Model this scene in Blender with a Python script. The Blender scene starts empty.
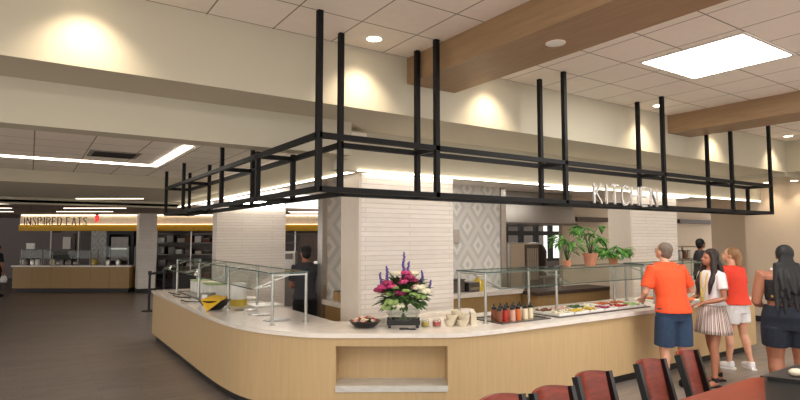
import bpy, bmesh, math, random
from mathutils import Vector, Matrix
random.seed(7)
PI = math.pi
C = bpy.context.scene.collection
scn = bpy.context.scene
# ------------------------------------------------------------------ camera
TH = math.radians(33.918); PITCH = math.radians(3.856)
cd = bpy.data.cameras.new('camera'); cam = bpy.data.objects.new('camera', cd); C.objects.link(cam)
cam.location = (0, 0, 1.85); cam.rotation_euler = (PI/2 + PITCH, 0, -TH)
cd.sensor_width = 36; cd.lens = 549/800*36; cd.clip_end = 200
scn.camera = cam
# ------------------------------------------------------------------ world and exposure
w = bpy.data.worlds.new('world'); scn.world = w; w.use_nodes = True
w.node_tree.nodes['Background'].inputs[0].default_value = (1.0, 0.95, 0.89, 1)
w.node_tree.nodes['Background'].inputs[1].default_value = 1.4
scn.view_settings.view_transform = 'Standard'; scn.view_settings.look = 'None'
scn.view_settings.exposure = 0.47; scn.view_settings.gamma = 1.0; scn.view_settings.use_curve_mapping = False
WASH = 58; STRIP = 4.0; PANEL = 19.0

# ------------------------------------------------------------------ materials
def nodes(name, rough=.5, metal=0., spec=None):
    m = bpy.data.materials.new(name); m.use_nodes = True
    b = m.node_tree.nodes['Principled BSDF']
    b.inputs['Roughness'].default_value = rough; b.inputs['Metallic'].default_value = metal
    if spec is not None: b.inputs['Specular IOR Level'].default_value = spec
    return m, m.node_tree, b
def lin(c):
    return tuple(((v/255)/12.92 if v/255 <= .04045 else ((v/255+.055)/1.055)**2.4) for v in c) + (1,)
def mat(name, rgb, rough=.5, metal=0., var=.06, scale=8., stretch=(1,1,1), bump=0., spec=None):
    m, nt, b = nodes(name, rough, metal, spec)
    c = lin(rgb)
    tc = nt.nodes.new('ShaderNodeTexCoord'); mp = nt.nodes.new('ShaderNodeMapping')
    mp.inputs['Scale'].default_value = stretch
    n = nt.nodes.new('ShaderNodeTexNoise'); n.inputs['Scale'].default_value = scale; n.inputs['Detail'].default_value = 4
    r = nt.nodes.new('ShaderNodeValToRGB')
    r.color_ramp.elements[0].position = .3; r.color_ramp.elements[1].position = .7
    r.color_ramp.elements[0].color = tuple(max(0, v*(1-var)) for v in c[:3]) + (1,)
    r.color_ramp.elements[1].color = tuple(min(1, v*(1+var)) for v in c[:3]) + (1,)
    L = nt.links.new
    L(tc.outputs['Object'], mp.inputs[0]); L(mp.outputs[0], n.inputs['Vector']); L(n.outputs[0], r.inputs[0]); L(r.outputs[0], b.inputs['Base Color'])
    if bump:
        bp = nt.nodes.new('ShaderNodeBump'); bp.inputs['Strength'].default_value = bump; bp.inputs['Distance'].default_value = .01
        L(n.outputs[0], bp.inputs['Height']); L(bp.outputs[0], b.inputs['Normal'])
    return m
def emit(name, rgb, s):
    m, nt, b = nodes(name); b.inputs['Base Color'].default_value = lin(rgb)
    b.inputs['Emission Color'].default_value = lin(rgb); b.inputs['Emission Strength'].default_value = s
    return m
def brickmat(name, rgb1, rgb2, mortar, bw, rh, ms, offset=.5, rough=.6, vertical=False, bump=.3, noise=0., rot=0, shift=(0,0,0), nstretch=(1,12,1), freq=2):
    m, nt, b = nodes(name, rough); L = nt.links.new
    tc = nt.nodes.new('ShaderNodeTexCoord'); vec = tc.outputs['Object']
    if vertical:
        s = nt.nodes.new('ShaderNodeSeparateXYZ'); L(vec, s.inputs[0])
        a = nt.nodes.new('ShaderNodeMath'); a.operation = 'ADD'; L(s.outputs[0], a.inputs[0]); L(s.outputs[1], a.inputs[1])
        c = nt.nodes.new('ShaderNodeCombineXYZ'); L(a.outputs[0], c.inputs[0]); L(s.outputs[2], c.inputs[1]); vec = c.outputs[0]
    mp = nt.nodes.new('ShaderNodeMapping'); mp.inputs['Rotation'].default_value = (0,0,rot); mp.inputs['Location'].default_value = shift
    L(vec, mp.inputs[0]); vec = mp.outputs[0]
    br = nt.nodes.new('ShaderNodeTexBrick'); L(vec, br.inputs['Vector'])
    br.inputs['Scale'].default_value = 1; br.inputs['Brick Width'].default_value = bw; br.inputs['Row Height'].default_value = rh
    br.inputs['Mortar Size'].default_value = ms; br.inputs['Mortar Smooth'].default_value = .1
    br.offset = offset; br.offset_frequency = freq; br.squash = 1
    br.inputs['Color1'].default_value = lin(rgb1); br.inputs['Color2'].default_value = lin(rgb2); br.inputs['Mortar'].default_value = lin(mortar)
    col = br.outputs['Color']
    if noise:
        m2 = nt.nodes.new('ShaderNodeMapping'); m2.inputs['Scale'].default_value = nstretch; L(vec, m2.inputs[0])
        n = nt.nodes.new('ShaderNodeTexNoise'); n.inputs['Scale'].default_value = 3; n.inputs['Detail'].default_value = 6; L(m2.outputs[0], n.inputs['Vector'])
        mr = nt.nodes.new('ShaderNodeMapRange'); mr.inputs[1].default_value = .3; mr.inputs[2].default_value = .7
        mr.inputs[3].default_value = 1-noise; mr.inputs[4].default_value = 1+noise; L(n.outputs[0], mr.inputs[0])
        v = nt.nodes.new('ShaderNodeVectorMath'); v.operation = 'SCALE'; L(col, v.inputs[0]); L(mr.outputs[0], v.inputs['Scale']); col = v.outputs[0]
    L(col, b.inputs['Base Color'])
    if bump:
        inv = nt.nodes.new('ShaderNodeMath'); inv.operation = 'SUBTRACT'; inv.inputs[0].default_value = 1; L(br.outputs['Fac'], inv.inputs[1])
        bp = nt.nodes.new('ShaderNodeBump'); bp.inputs['Strength'].default_value = bump; bp.inputs['Distance'].default_value = .006
        L(inv.outputs[0], bp.inputs['Height']); L(bp.outputs[0], b.inputs['Normal'])
    return m
def glassmat(name, tint, gloss=1.0):
    m = bpy.data.materials.new(name); m.use_nodes = True; nt = m.node_tree; nt.nodes.clear(); L = nt.links.new
    o = nt.nodes.new('ShaderNodeOutputMaterial'); t = nt.nodes.new('ShaderNodeBsdfTransparent'); t.inputs[0].default_value = tint
    g = nt.nodes.new('ShaderNodeBsdfGlossy'); g.inputs['Roughness'].default_value = .03; f = nt.nodes.new('ShaderNodeLayerWeight'); f.inputs[0].default_value = .12
    pw = nt.nodes.new('ShaderNodeMath'); pw.operation = 'MULTIPLY_ADD'; pw.inputs[1].default_value = .35; pw.inputs[2].default_value = .05; L(f.outputs['Facing'], pw.inputs[0])
    ml = nt.nodes.new('ShaderNodeMath'); ml.operation = 'MULTIPLY'; ml.inputs[1].default_value = gloss; L(pw.outputs[0], ml.inputs[0])
    x = nt.nodes.new('ShaderNodeMixShader'); L(ml.outputs[0], x.inputs[0]); L(t.outputs[0], x.inputs[1]); L(g.outputs[0], x.inputs[2]); L(x.outputs[0], o.inputs[0])
    return m
def diamondmat():
    m, nt, b = nodes('diamond_wallpaper', .6); L = nt.links.new
    tc = nt.nodes.new('ShaderNodeTexCoord'); s = nt.nodes.new('ShaderNodeSeparateXYZ'); L(tc.outputs['Object'], s.inputs[0])
    def mth(op, a, bb=None, cc=None):
        n = nt.nodes.new('ShaderNodeMath'); n.operation = op
        for i, v in enumerate((a, bb, cc)):
            if v is None: continue
            if isinstance(v, (int, float)): n.inputs[i].default_value = v
            else: L(v, n.inputs[i])
        return n.outputs[0]
    u = mth('PINGPONG', mth('MULTIPLY', s.outputs[0], 1/.25), 1.0); v = mth('PINGPONG', mth('MULTIPLY', s.outputs[2], 1/.34), 1.0)
    d = mth('PINGPONG', mth('ADD', u, v), 1.0)
    r = nt.nodes.new('ShaderNodeValToRGB'); r.color_ramp.interpolation = 'CONSTANT'; L(d, r.inputs[0])
    e = r.color_ramp.elements; e[0].position = 0; e[0].color = lin((190,187,183)); e[1].position = .2; e[1].color = lin((218,214,208))
    for p, c in ((.5, (192,189,185)), (.8, (208,204,199))):
        q = e.new(p); q.color = lin(c)
    L(r.outputs[0], b.inputs['Base Color']); return m

M = {}
M['wall'] = mat('painted_wall', (190,182,162), .8, var=.015, scale=2)
M['wall_warm'] = mat('painted_wall_warm', (208,190,168), .8, var=.015, scale=2)
M['grey_wall'] = mat('grey_wall', (128,118,116), .8, var=.03, scale=2)
M['ceiling'] = brickmat('ceiling_tile', (240,230,218), (236,226,212), (150,134,120), .575, .575, .007, 0, .9, bump=.2, noise=.02, nstretch=(5,5,5), shift=(.0,.02,0))
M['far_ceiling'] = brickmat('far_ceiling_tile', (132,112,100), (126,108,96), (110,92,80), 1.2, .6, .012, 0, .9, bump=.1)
M['floor'] = brickmat('plank_floor', (137,127,120), (124,115,109), (96,88,83), 1.2, .19, .003, .37, .33, bump=.15, noise=.16, nstretch=(1,7,1))
M['white_tile'] = brickmat('split_face_tile', (246,238,230), (240,231,222), (216,205,194), 1.3, .058, .0035, .5, .55, vertical=True, bump=1.0, noise=.03, nstretch=(2,8,1))
M['smooth_white'] = mat('smooth_white_finish', (232,220,206), .6, var=.02)
M['wood_beam'] = mat('beam_wood', (152,122,90), .5, var=.12, scale=5, stretch=(6,.5,6))
M['counter_wood'] = mat('counter_laminate', (197,168,124), .45, var=.05, scale=6, stretch=(6,6,.4))
M['tan_wood'] = mat('tan_laminate', (176,142,92), .5, var=.06, scale=6, stretch=(6,6,.5))
M['dark_wood'] = mat('dark_trim', (70,52,42), .5)
M['marble'] = mat('pale_marble', (238,229,220), .16, var=.05, scale=9, bump=0)
M['shelf_marble'] = mat('shelf_marble', (204,202,196), .3, var=.1, scale=7, stretch=(1,1,4))
M['black'] = mat('black_base', (26,25,26), .5)
M['black_metal'] = mat('black_metal', (9,8,9), .6, .0, var=.08, spec=.25)
M['steel'] = mat('brushed_steel', (190,184,178), .28, 1, var=.06, scale=4, stretch=(1,1,14))
M['hood_steel'] = mat('hood_steel', (160,154,148), .38, .9, var=.12, scale=1.2, stretch=(2,1,.3))
M['dark_steel'] = mat('dark_steel', (110,104,100), .35, .8, var=.12, scale=6)
M['chrome'] = mat('chrome_post', (176,176,170), .25, .9, var=.04)
M['glass'] = glassmat('clear_glass', (.94,.972,.962,1), 1.0)
M['far_glass'] = glassmat('far_glass', (.93,.96,.95,1), .3)
M['glass_edge'] = mat('glass_edge', (72,92,84), .2)
M['diamond'] = diamondmat()
M['white_plastic'] = mat('white_plastic', (240,238,232), .35)
M['cream'] = mat('cream_ceramic', (214,203,180), .35)
M['yellow'] = mat('yellow_band', (214,164,26), .6)
M['yellow_cloth'] = mat('yellow_cloth', (226,178,44), .8)
M['band_white'] = mat('white_band', (240,222,196), .7)
M['letter_dark'] = mat('letter_bronze', (92,78,62), .5, .4)
M['letter_steel'] = mat('letter_steel', (214,212,210), .25, .7)
M['red_sign'] = emit('red_sign', (220,40,40), 1.2)
M['led'] = emit('led_white', (255,244,226), STRIP)
M['led_slot'] = emit('led_slot', (255,246,234), 32.0)
M['led_bright'] = emit('led_bright', (255,244,228), 8.0)
M['led_far'] = emit('led_far', (255,238,214), 3.0)
M['panel'] = emit('ceiling_panel', (255,252,246), PANEL)
M['kfill'] = emit('kitchen_fill', (255,250,240), 7.5)  # glow of the added kitchen fill lights
M['lamp'] = emit('lamp_face', (255,236,205), 12)
M['grille'] = mat('vent_metal', (150,140,130), .6)
M['white_trim'] = mat('white_trim', (236,228,218), .5)
M['chair_wood'] = mat('cherry_wood', (124,42,18), .3, var=.3, scale=5, stretch=(2,2,9))
M['table_wood'] = mat('cherry_table', (140,54,26), .32, var=.12, scale=3, stretch=(1,6,1))
M['black_gloss'] = mat('black_gloss', (20,19,20), .3)
M['skin_light'] = mat('skin_light', (214,158,130), .5, var=.03)
M['skin_tan'] = mat('skin_tan', (168,110,82), .5, var=.03)
M['skin_brown'] = mat('skin_brown', (160,104,78), .5, var=.03)
M['orange'] = mat('orange_cotton', (236,84,40), .85, var=.05, bump=.2)
M['coral'] = mat('coral_cotton', (228,66,44), .85, var=.05, bump=.2)
M['white_cotton'] = mat('white_cotton', (226,222,222), .85, bump=.2)
M['denim'] = mat('blue_denim', (44,64,92), .85, var=.15, scale=20, bump=.2)
M['dark_denim'] = mat('dark_denim', (26,31,46), .85, var=.2, scale=20, bump=.2)
M['dark_cloth'] = mat('dark_cloth', (58,57,64), .85)
M['black_cloth'] = mat('black_cloth', (24,23,26), .85)
M['hair_grey'] = mat('grey_hair', (112,98,86), .7, var=.25, scale=40)
M['hair_dark'] = mat('dark_hair', (38,26,22), .6, var=.3, scale=30, stretch=(3,3,.4))
M['hair_black'] = mat('black_hair', (20,17,18), .65, var=.3, scale=30, stretch=(3,3,.4))
M['hair_blond'] = mat('dark_blond_hair', (142,104,68), .6, var=.3, scale=30, stretch=(3,3,.6))
M['lanyard'] = mat('yellow_lanyard', (222,200,110), .7)
M['eye'] = mat('eye_dark', (30,22,20), .3)
M['terracotta'] = mat('terracotta', (190,128,98), .7)
M['soil'] = mat('soil', (60,44,34), .9)
M['leaf'] = mat('leaf_green', (84,140,56), .5, var=.35, scale=14)
M['leaf_dark'] = mat('leaf_dark_green', (62,94,46), .55, var=.3, scale=14)
M['leaf_pale'] = mat('leaf_pale_green', (150,176,104), .5, var=.2, scale=14)
M['purple'] = mat('purple_petals', (96,78,150), .6)
M['pink'] = mat('pink_petals', (196,64,120), .6, var=.2)
M['magenta'] = mat('magenta_petals', (150,40,86), .6, var=.2)
M['white_petal'] = mat('white_petals', (232,226,200), .6)
M['red'] = mat('red_sauce', (178,34,28), .35)
M['orange_sauce'] = mat('orange_sauce', (214,110,50), .4)
M['pink_sauce'] = mat('pink_dressing', (216,168,152), .4)
M['cream_sauce'] = mat('cream_dressing', (226,212,184), .4)
M['yellow_gel'] = mat('yellow_gel', (206,176,60), .2)
M['brown_food'] = mat('brown_food', (128,74,48), .6, var=.3, scale=40)
def stripes():
    m, nt, b = nodes('striped_cotton', .85); L = nt.links.new
    tc = nt.nodes.new('ShaderNodeTexCoord'); s = nt.nodes.new('ShaderNodeSeparateXYZ'); L(tc.outputs['Object'], s.inputs[0])
    a = nt.nodes.new('ShaderNodeMath'); a.operation = 'ARCTAN2'; L(s.outputs[0], a.inputs[0]); L(s.outputs[1], a.inputs[1])
    q = nt.nodes.new('ShaderNodeMath'); q.operation = 'MULTIPLY'; L(a.outputs[0], q.inputs[0]); q.inputs[1].default_value = 4.6
    f = nt.nodes.new('ShaderNodeMath'); f.operation = 'FRACT'; L(q.outputs[0], f.inputs[0])
    r = nt.nodes.new('ShaderNodeValToRGB'); r.color_ramp.interpolation = 'CONSTANT'; L(f.outputs[0], r.inputs[0])
    e = r.color_ramp.elements; e[0].color = lin((226,212,204)); e[1].position = .35; e[1].color = lin((132,70,60))
    q1 = e.new(.55); q1.color = lin((222,206,196)); q2 = e.new(.75); q2.color = lin((80,62,66)); q3 = e.new(.87); q3.color = lin((214,190,180))
    L(r.outputs[0], b.inputs['Base Color']); return m
M['stripes'] = stripes()
def floral():
    m, nt, b = nodes('black_floral_print', .8); L = nt.links.new
    tc = nt.nodes.new('ShaderNodeTexCoord'); v = nt.nodes.new('ShaderNodeTexVoronoi'); v.inputs['Scale'].default_value = 16; L(tc.outputs['Object'], v.inputs['Vector'])
    r = nt.nodes.new('ShaderNodeValToRGB'); L(v.outputs['Distance'], r.inputs[0]); e = r.color_ramp.elements
    e[0].color = lin((214,180,70)); e[1].position = .32; e[1].color = lin((30,26,30)); L(r.outputs[0], b.inputs['Base Color']); return m
M['floral'] = floral()

# ------------------------------------------------------------------ mesh helpers
class B:
    def __init__(s): s.bm = bmesh.new()
    def poly_box(s, vs):
        v = [s.bm.verts.new(p) for p in vs]
        for f in ((3,2,1,0),(4,5,6,7),(0,1,5,4),(1,2,6,5),(2,3,7,6),(3,0,4,7)): s.bm.faces.new([v[i] for i in f])
        return v
    def box(s, x0,y0,z0,x1,y1,z1, bev=0):
        before = set(s.bm.edges)
        s.poly_box([(x0,y0,z0),(x1,y0,z0),(x1,y1,z0),(x0,y1,z0),(x0,y0,z1),(x1,y0,z1),(x1,y1,z1),(x0,y1,z1)])
        if bev:
            es = [e for e in s.bm.edges if e not in before]
            bmesh.ops.bevel(s.bm, geom=es, offset=bev, segments=2, affect='EDGES', profile=.5)
        return s
    def bar(s, p, q, w, h=None):       # rectangular bar between two points
        h = h or w; p = Vector(p); q = Vector(q); d = (q-p).normalized()
        up = Vector((0,0,1)) if abs(d.z) < .95 else Vector((0,1,0))
        a = d.cross(up).normalized()*w/2; b = a.cross(d).normalized()*h/2
        s.poly_box([p-a-b,p+a-b,p+a+b,p-a+b, q-a-b,q+a-b,q+a+b,q-a+b]); return s
    def prism(s, pts, z0, z1):
        n = len(pts); lo = [s.bm.verts.new((x,y,z0)) for x,y in pts]; hi = [s.bm.verts.new((x,y,z1)) for x,y in pts]
        s.bm.faces.new(lo[::-1]); s.bm.faces.new(hi)
        for i in range(n): s.bm.faces.new((lo[i], lo[(i+1)%n], hi[(i+1)%n], hi[i]))
        return s
    def rings(s, rs, cap=True):
        R = [[s.bm.verts.new(p) for p in r] for r in rs]; n = len(R[0])
        for a, b in zip(R, R[1:]):
            for i in range(n): s.bm.faces.new((a[i], a[(i+1)%n], b[(i+1)%n], b[i]))
        if cap: s.bm.faces.new(R[0][::-1]); s.bm.faces.new(R[-1])
        return s
    def lathe(s, prof, c=(0,0,0), n=20, cap=True):
        return s.rings([[(c[0]+r*math.cos(2*PI*i/n), c[1]+r*math.sin(2*PI*i/n), c[2]+z) for i in range(n)] for r, z in prof], cap)
    def hloft(s, rs, n=20):            # rings (cx, cy, z, rx, ry)
        return s.rings([[(cx+rx*math.cos(2*PI*i/n), cy+ry*math.sin(2*PI*i/n), z) for i in range(n)] for cx,cy,z,rx,ry in rs])
    def tube(s, pts, rad, n=10, flat=1.):
        pts = [Vector(p) for p in pts]
        if not hasattr(rad, '__len__'): rad = [rad]*len(pts)
        rs = []; a = None
        for i, p in enumerate(pts):
            d = (pts[min(i+1,len(pts)-1)] - pts[max(i-1,0)]).normalized()
            if a is None: a = d.orthogonal().normalized()
            a = (a - d*a.dot(d)).normalized(); b = d.cross(a)
            rs.append([p + (a*math.cos(2*PI*k/n) + b*math.sin(2*PI*k/n)*flat)*rad[i] for k in range(n)])
        return s.rings(rs)
    def ell(s, c, r, rot=None, seg=12):
        m = Matrix.Translation(c) @ (rot or Matrix.Identity(4)) @ Matrix.Diagonal((*r, 1))
        bmesh.ops.create_uvsphere(s.bm, u_segments=seg, v_segments=max(6, seg*2//3), radius=1, matrix=m); return s
    def leaf(s, base, tip, width, bend=.25, n=5):
        base = Vector(base); tip = Vector(tip); d = tip-base; L = d.length; side = d.cross(Vector((0,0,1)))
        side = side.normalized() if side.length > 1e-5 else Vector((1,0,0)); up = side.cross(d).normalized()
        top = []; 
        for i in range(n+1):
            t = i/n; wd = width*math.sin(PI*min(.97,max(.03,t)))**.8/2; c = base + d*t + up*(math.sin(t*PI)*bend*L)
            top.append((c-side*wd - up*wd*.3, c, c+side*wd - up*wd*.3))
        th = up*.0025
        V = [[s.bm.verts.new(p) for p in r] for r in top]; W = [[s.bm.verts.new(p-th) for p in r] for r in top]
        for i in range(n):
            for k in (0,1):
                s.bm.faces.new((V[i][k],V[i][k+1],V[i+1][k+1],V[i+1][k])); s.bm.faces.new((W[i+1][k],W[i+1][k+1],W[i][k+1],W[i][k]))
        return s
    def xf(s, m): bmesh.ops.transform(s.bm, matrix=m, verts=s.bm.verts); return s
    def obj(s, name, m, parent=None, smooth=False, loc=None, label=None, cat=None, group=None, kind=None, rotz=0):
        bmesh.ops.recalc_face_normals(s.bm, faces=s.bm.faces)
        me = bpy.data.meshes.new(name); s.bm.to_mesh(me); s.bm.free()
        me.materials.append(M[m] if isinstance(m, str) else m)
        if smooth:
            for p in me.polygons: p.use_smooth = True
            if smooth == 'angle':
                me.set_sharp_from_angle(angle=math.radians(40))
        o = bpy.data.objects.new(name, me); C.objects.link(o)
        if loc: o.location = loc
        if rotz: o.rotation_euler = (0,0,rotz)
        if parent: o.parent = parent
        tag(o, label, cat, group, kind); return o
def tag(o, label=None, cat=None, group=None, kind=None):
    if label: o['label'] = label
    if cat: o['category'] = cat
    if group: o['group'] = group
    if kind: o['kind'] = kind
    return o
def thing(name, label, cat, loc=(0,0,0), rotz=0, group=None):
    o = bpy.data.objects.new(name, None); C.objects.link(o); o.location = loc; o.rotation_euler = (0,0,rotz)
    o.empty_display_size = .1
    return tag(o, label, cat, group)
def dup(root, loc, rotz=None, label=None, group=None):
    r = root.copy(); C.objects.link(r); r.location = loc
    if rotz is not None: r.rotation_euler = (0,0,rotz)
    if label: r['label'] = label
    if group: r['group'] = group
    for ch in list(root.children):
        c = ch.copy(); C.objects.link(c); c.parent = r
        for g in list(ch.children):
            d = g.copy(); C.objects.link(d); d.parent = c
    return r
def struct(name, b, m, smooth=False): return b.obj(name, m, smooth=smooth, kind='structure')
def at(u, d):                       # plan position u metres right of the middle of the view and d metres ahead
    return (d*math.sin(TH)+u*math.cos(TH), d*math.cos(TH)-u*math.sin(TH))
def px(x, d): return at((x-400)/549*d, d)

# ------------------------------------------------------------------ structure
struct('floor', B().box(-9,-3,-.1,20,32,0), 'floor')
struct('ceiling', B().box(-5,-3,3.7,16,4.6,3.8), 'ceiling')
struct('ceiling_rear', B().box(-9,5.45,2.97,3.2,11.0,3.05), 'ceiling')
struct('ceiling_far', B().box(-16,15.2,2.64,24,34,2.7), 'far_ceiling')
struct('wall_bulkhead', B().box(-5,4.6,3.1,2.86,5.2,3.8).box(2.86,4.6,3.1,12.1,5.6,3.8), 'wall')
struct('wall_bulkhead_lower', B().box(-9,5.2,2.735,2.86,5.45,3.1), 'wall')
struct('wall_kitchen_fascia', B().box(2.86,5.6,2.62,13.4,5.72,3.1).box(3.2,5.72,2.62,3.3,15.2,3.1).box(2.86,5.45,2.735,2.98,5.6,3.1), 'wall')
struct('ceiling_kitchen', B().box(3.3,5.72,2.78,14.4,10.3,2.86).box(3.3,10.3,2.78,7.0,11.2,2.86), 'white_trim')
struct('wall_rear_beam', B().box(-9,11.0,2.76,3.2,15.2,3.1), 'wall')
struct('trim_1', B().box(-9,15.2,2.6,3.2,15.35,2.9), 'wall')
struct('wall_right', B().box(13.4,-3,0,13.6,5.95,3.1).box(13.4,-3,3.1,13.6,4.6,3.7), 'wall_warm')
struct('wall_right_bulkhead', B().box(12.1,1.2,3.1,13.6,4.6,3.7).box(12.1,4.6,3.02,13.4,5.6,3.7), 'wall')
struct('baseboard_right', B().box(13.36,-3,0,13.4,5.95,.12), 'black')
struct('wall_right_recess', B().box(14.4,5.6,0,14.5,7.2,3.02).box(13.4,5.6,3.02,17,8.3,3.1), 'wall_warm')
struct('baseboard_recess', B().box(14.36,5.6,0,14.4,7.2,.12), 'black')
struct('wall_kitchen_right', B().box(9.9,8.2,0,17,8.3,3.02), 'wall_warm')
# back wall of the kitchen with its window opening
struct('wall_kitchen_back', B().box(7.0,10.2,0,10.1,10.3,2.86).box(10.1,10.2,0,12.5,10.3,1.2).box(10.1,10.2,2.32,12.5,10.3,2.86).box(12.5,10.2,0,14.4,10.3,2.86), 'grey_wall')
struct('wall_far', B().box(-26,0,0,6,.15,2.64).xf(Matrix.Translation((*at(0,23),0)) @ Matrix.Rotation(-TH,4,'Z')), 'grey_wall')
struct('baseboard_far', B().box(-26,-.03,0,6,0,.14).xf(Matrix.Translation((*at(0,23),0)) @ Matrix.Rotation(-TH,4,'Z')), 'black')
# diamond feature wall with its steel trims
struct('wall_diamond', B().box(3.7,7.5,0,7.3,7.6,2.78), 'diamond')
struct('trim_2', B().box(7.3,7.46,0,7.42,7.62,2.78).box(3.62,7.46,0,3.7,7.62,2.78), 'steel')
# columns
def column(n, x0, x1, y0, y1, h, m='white_tile', base=False):
    struct('wall_column_%s' % n, B().box(x0,y0,.0,x1,y1,h), m)
column('front', 3.3,4.72,5.74,6.2,2.78)
struct('trim_3', B().box(3.27,5.75,0,3.3,6.2,2.78), 'smooth_white')
column('side', 3.13,4.6,11.3,11.6,2.61)
column('right', 8.78,10.22,5.74,6.2,2.78)
struct('trim_8', B().box(8.75,5.75,0,8.78,6.2,2.78), 'smooth_white')
column('rear', 3.0,3.55,20.0,20.5,2.64)
struct('baseboard_column', B().box(2.97,19.97,0,3.58,20.53,.14), 'black')
# kitchen window: black frame and panes
def window(n, x0,x1,y,z0,z1, nx):
    t = bpy.data.objects.new('window_%d' % n, None); C.objects.link(t); t['kind'] = 'structure'
    f = B().box(x0,y-.04,z0,x1,y+.06,z0+.07).box(x0,y-.04,z1-.07,x1,y+.06,z1).box(x0,y-.05,z0+(z1-z0)*.62,x1,y+.05,z0+(z1-z0)*.72)
    for i in range(nx+1):
        xx = x0+(x1-x0-.12)*i/nx; f.box(xx,y-.045,z0,xx+.12,y+.055,z1)
    f.obj('window_frame', 'black', t); B().box(x0,y,z0,x1,y+.01,z1).obj('window_pane', 'glass', t)
window(1, 10.1,12.5,10.25,1.2,2.32,4)

# wood ceiling beams
for (x0,x1,y0) in ((3.18,3.82,-3),(8.02,8.65,-3)):
    B().box(x0,y0,3.43,x1,4.6,3.7).obj('trim_4' if x0 < 4 else 'trim_5', 'wood_beam', kind='structure')

# ------------------------------------------------------------------ lights of the room and added fill lights
def area_spot(x,y,z,power,ang=62,tx=0,ty=.0, col=(1,.83,.62)):
    l = bpy.data.lights.new('downlight_glow','SPOT'); l.energy = power; l.spot_size = math.radians(ang); l.spot_blend = .9; l.color = col; l.shadow_soft_size = .07
    o = bpy.data.objects.new('downlight_glow', l); C.objects.link(o); o.location = (x,y,z)
    d = Vector((tx,ty,-1)); o.rotation_euler = d.to_track_quat('-Z','Y').to_euler(); return o
def downlight(x,y,z,label,group=None,r=.07,lens='lamp'):
    t = thing('downlight', label, 'ceiling light', (x,y,z), group=group)
    B().lathe([(r,-.0),(r+.02,-.0),(r+.02,-.006),(r,-.006)], cap=False).obj('trim_ring','white_trim',t, smooth='angle')
    B().lathe([(r,-.001),(r,-.004)]).obj('lens',lens,t)
    return t
DL = [(.28,'recessed downlight washing the bulkhead at the far left'),(2.6,'recessed downlight beside the tall corner posts of the black frame'),(4.28,'recessed downlight just right of the first wood beam'),
      (7.28,'recessed downlight just left of the second wood beam'),(9.3,'recessed downlight behind the second wood beam'),(11.48,'recessed downlight at the far right beyond the second beam')]
for x, lb in DL:
    downlight(x,4.3,3.7,lb); area_spot(x,4.3,3.68,WASH,100,0,.25)
downlight(3.5,2.93,3.43,'unlit white recessed fixture in the underside of the first wood beam', r=.06, lens='white_plastic')
for y in (4.85,5.35):
    downlight(13.12,y,3.02,'recessed downlight close to the right wall, %s one' % ('nearer' if y < 5 else 'farther'))
    area_spot(13.12,y,3.0,22,75,.35,0)
def panel(x0,y0,x1,y1,label):
    t = thing('ceiling_panel_light', label, 'ceiling light', ((x0+x1)/2,(y0+y1)/2,3.7)); a=(x1-x0)/2; b=(y1-y0)/2
    B().box(-a,-b,-.012,a,-b+.03,0).box(-a,b-.03,-.012,a,b,0).box(-a,-b+.03,-.012,-a+.03,b-.03,0).box(a-.03,-b+.03,-.012,a,b-.03,0).obj('frame','white_trim',t)
    B().box(-a+.03,-b+.03,-.008,a-.03,b-.03,-.002).obj('diffuser','panel',t)
panel(5.28,2.28,6.37,3.33,'bright square ceiling panel between the two wood beams')
panel(5.28,-.9,6.37,.15,'unseen fill panel added above the dining tables nearest the camera')  # this and the following panels are out of view, added as fill light
panel(.6,.3,1.7,1.35,'unseen fill panel added left of the first wood beam')
panel(-2.6,.3,-1.5,1.35,'unseen fill panel added over the open floor at left')
panel(10.2,.6,11.3,1.65,'unseen fill panel added near the right wall')
def kfill(x,y,z,w_,h_,label):  # lamps out of sight, added to brighten the kitchen interior
    t = thing('kitchen_fill_light', label, 'ceiling light', (x,y,z))
    B().box(-w_/2-.03,-h_/2-.03,-.01,w_/2+.03,h_/2+.03,0).obj('frame','white_trim',t); B().box(-w_/2,-h_/2,-.02,w_/2,h_/2,-.0101).obj('diffuser','kfill',t)
kfill(5.9,6.6,2.78,1.2,.3,'added unseen fill light in front of the diamond wall')
kfill(8.6,6.9,2.78,1.2,.3,'added unseen fill light in front of the exhaust hood')
kfill(12.0,6.9,2.78,1.2,.3,'added unseen fill light above the pantry shelf')
kfill(4.4,9.5,2.78,.3,1.2,'added unseen fill light beyond the standing kitchen worker')
kfill(10.9,9.5,2.78,1.2,.3,'added unseen fill light before the kitchen window')
# linear lights
def led(name, b, label, m='led'): b.obj(name, m, label=label, cat='linear light')
led('linear_light', B().box(-5,9.2,2.955,1.62,9.3,2.969).box(1.52,7.0,2.955,1.62,9.2,2.969), 'L-shaped white linear light in the ceiling behind the bulkhead','led_bright')
led('linear_light', B().box(3.16,5.57,2.62,13.3,5.595,2.64), 'white light strip along the fascia edge behind the kitchen lettering')
led('linear_light', B().box(3.17,5.73,2.62,3.195,15.1,2.64), 'white light strip along the fascia edge over the left counter wing')
for args,lb in (((3.35,5.722,2.64,4.7,5.732,2.76),'front'),((8.8,5.722,2.64,10.2,5.732,2.76),'right'),((3.4,11.27,2.5,4.55,11.298,2.6),'left')):
    led('linear_light', B().box(*args), 'slot light washing the top of the %s white tiled kitchen column' % lb, 'led_slot')
FL = [(12.9,75,142),(14.9,63,125),(16.9,56,112),(12.9,-12,8),(14.9,-14,10),(16.9,-16,12),(15.6,284,322),(16.9,288,318),(17.8,290,322)]
names = ['nearest','second','rearmost']
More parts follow.
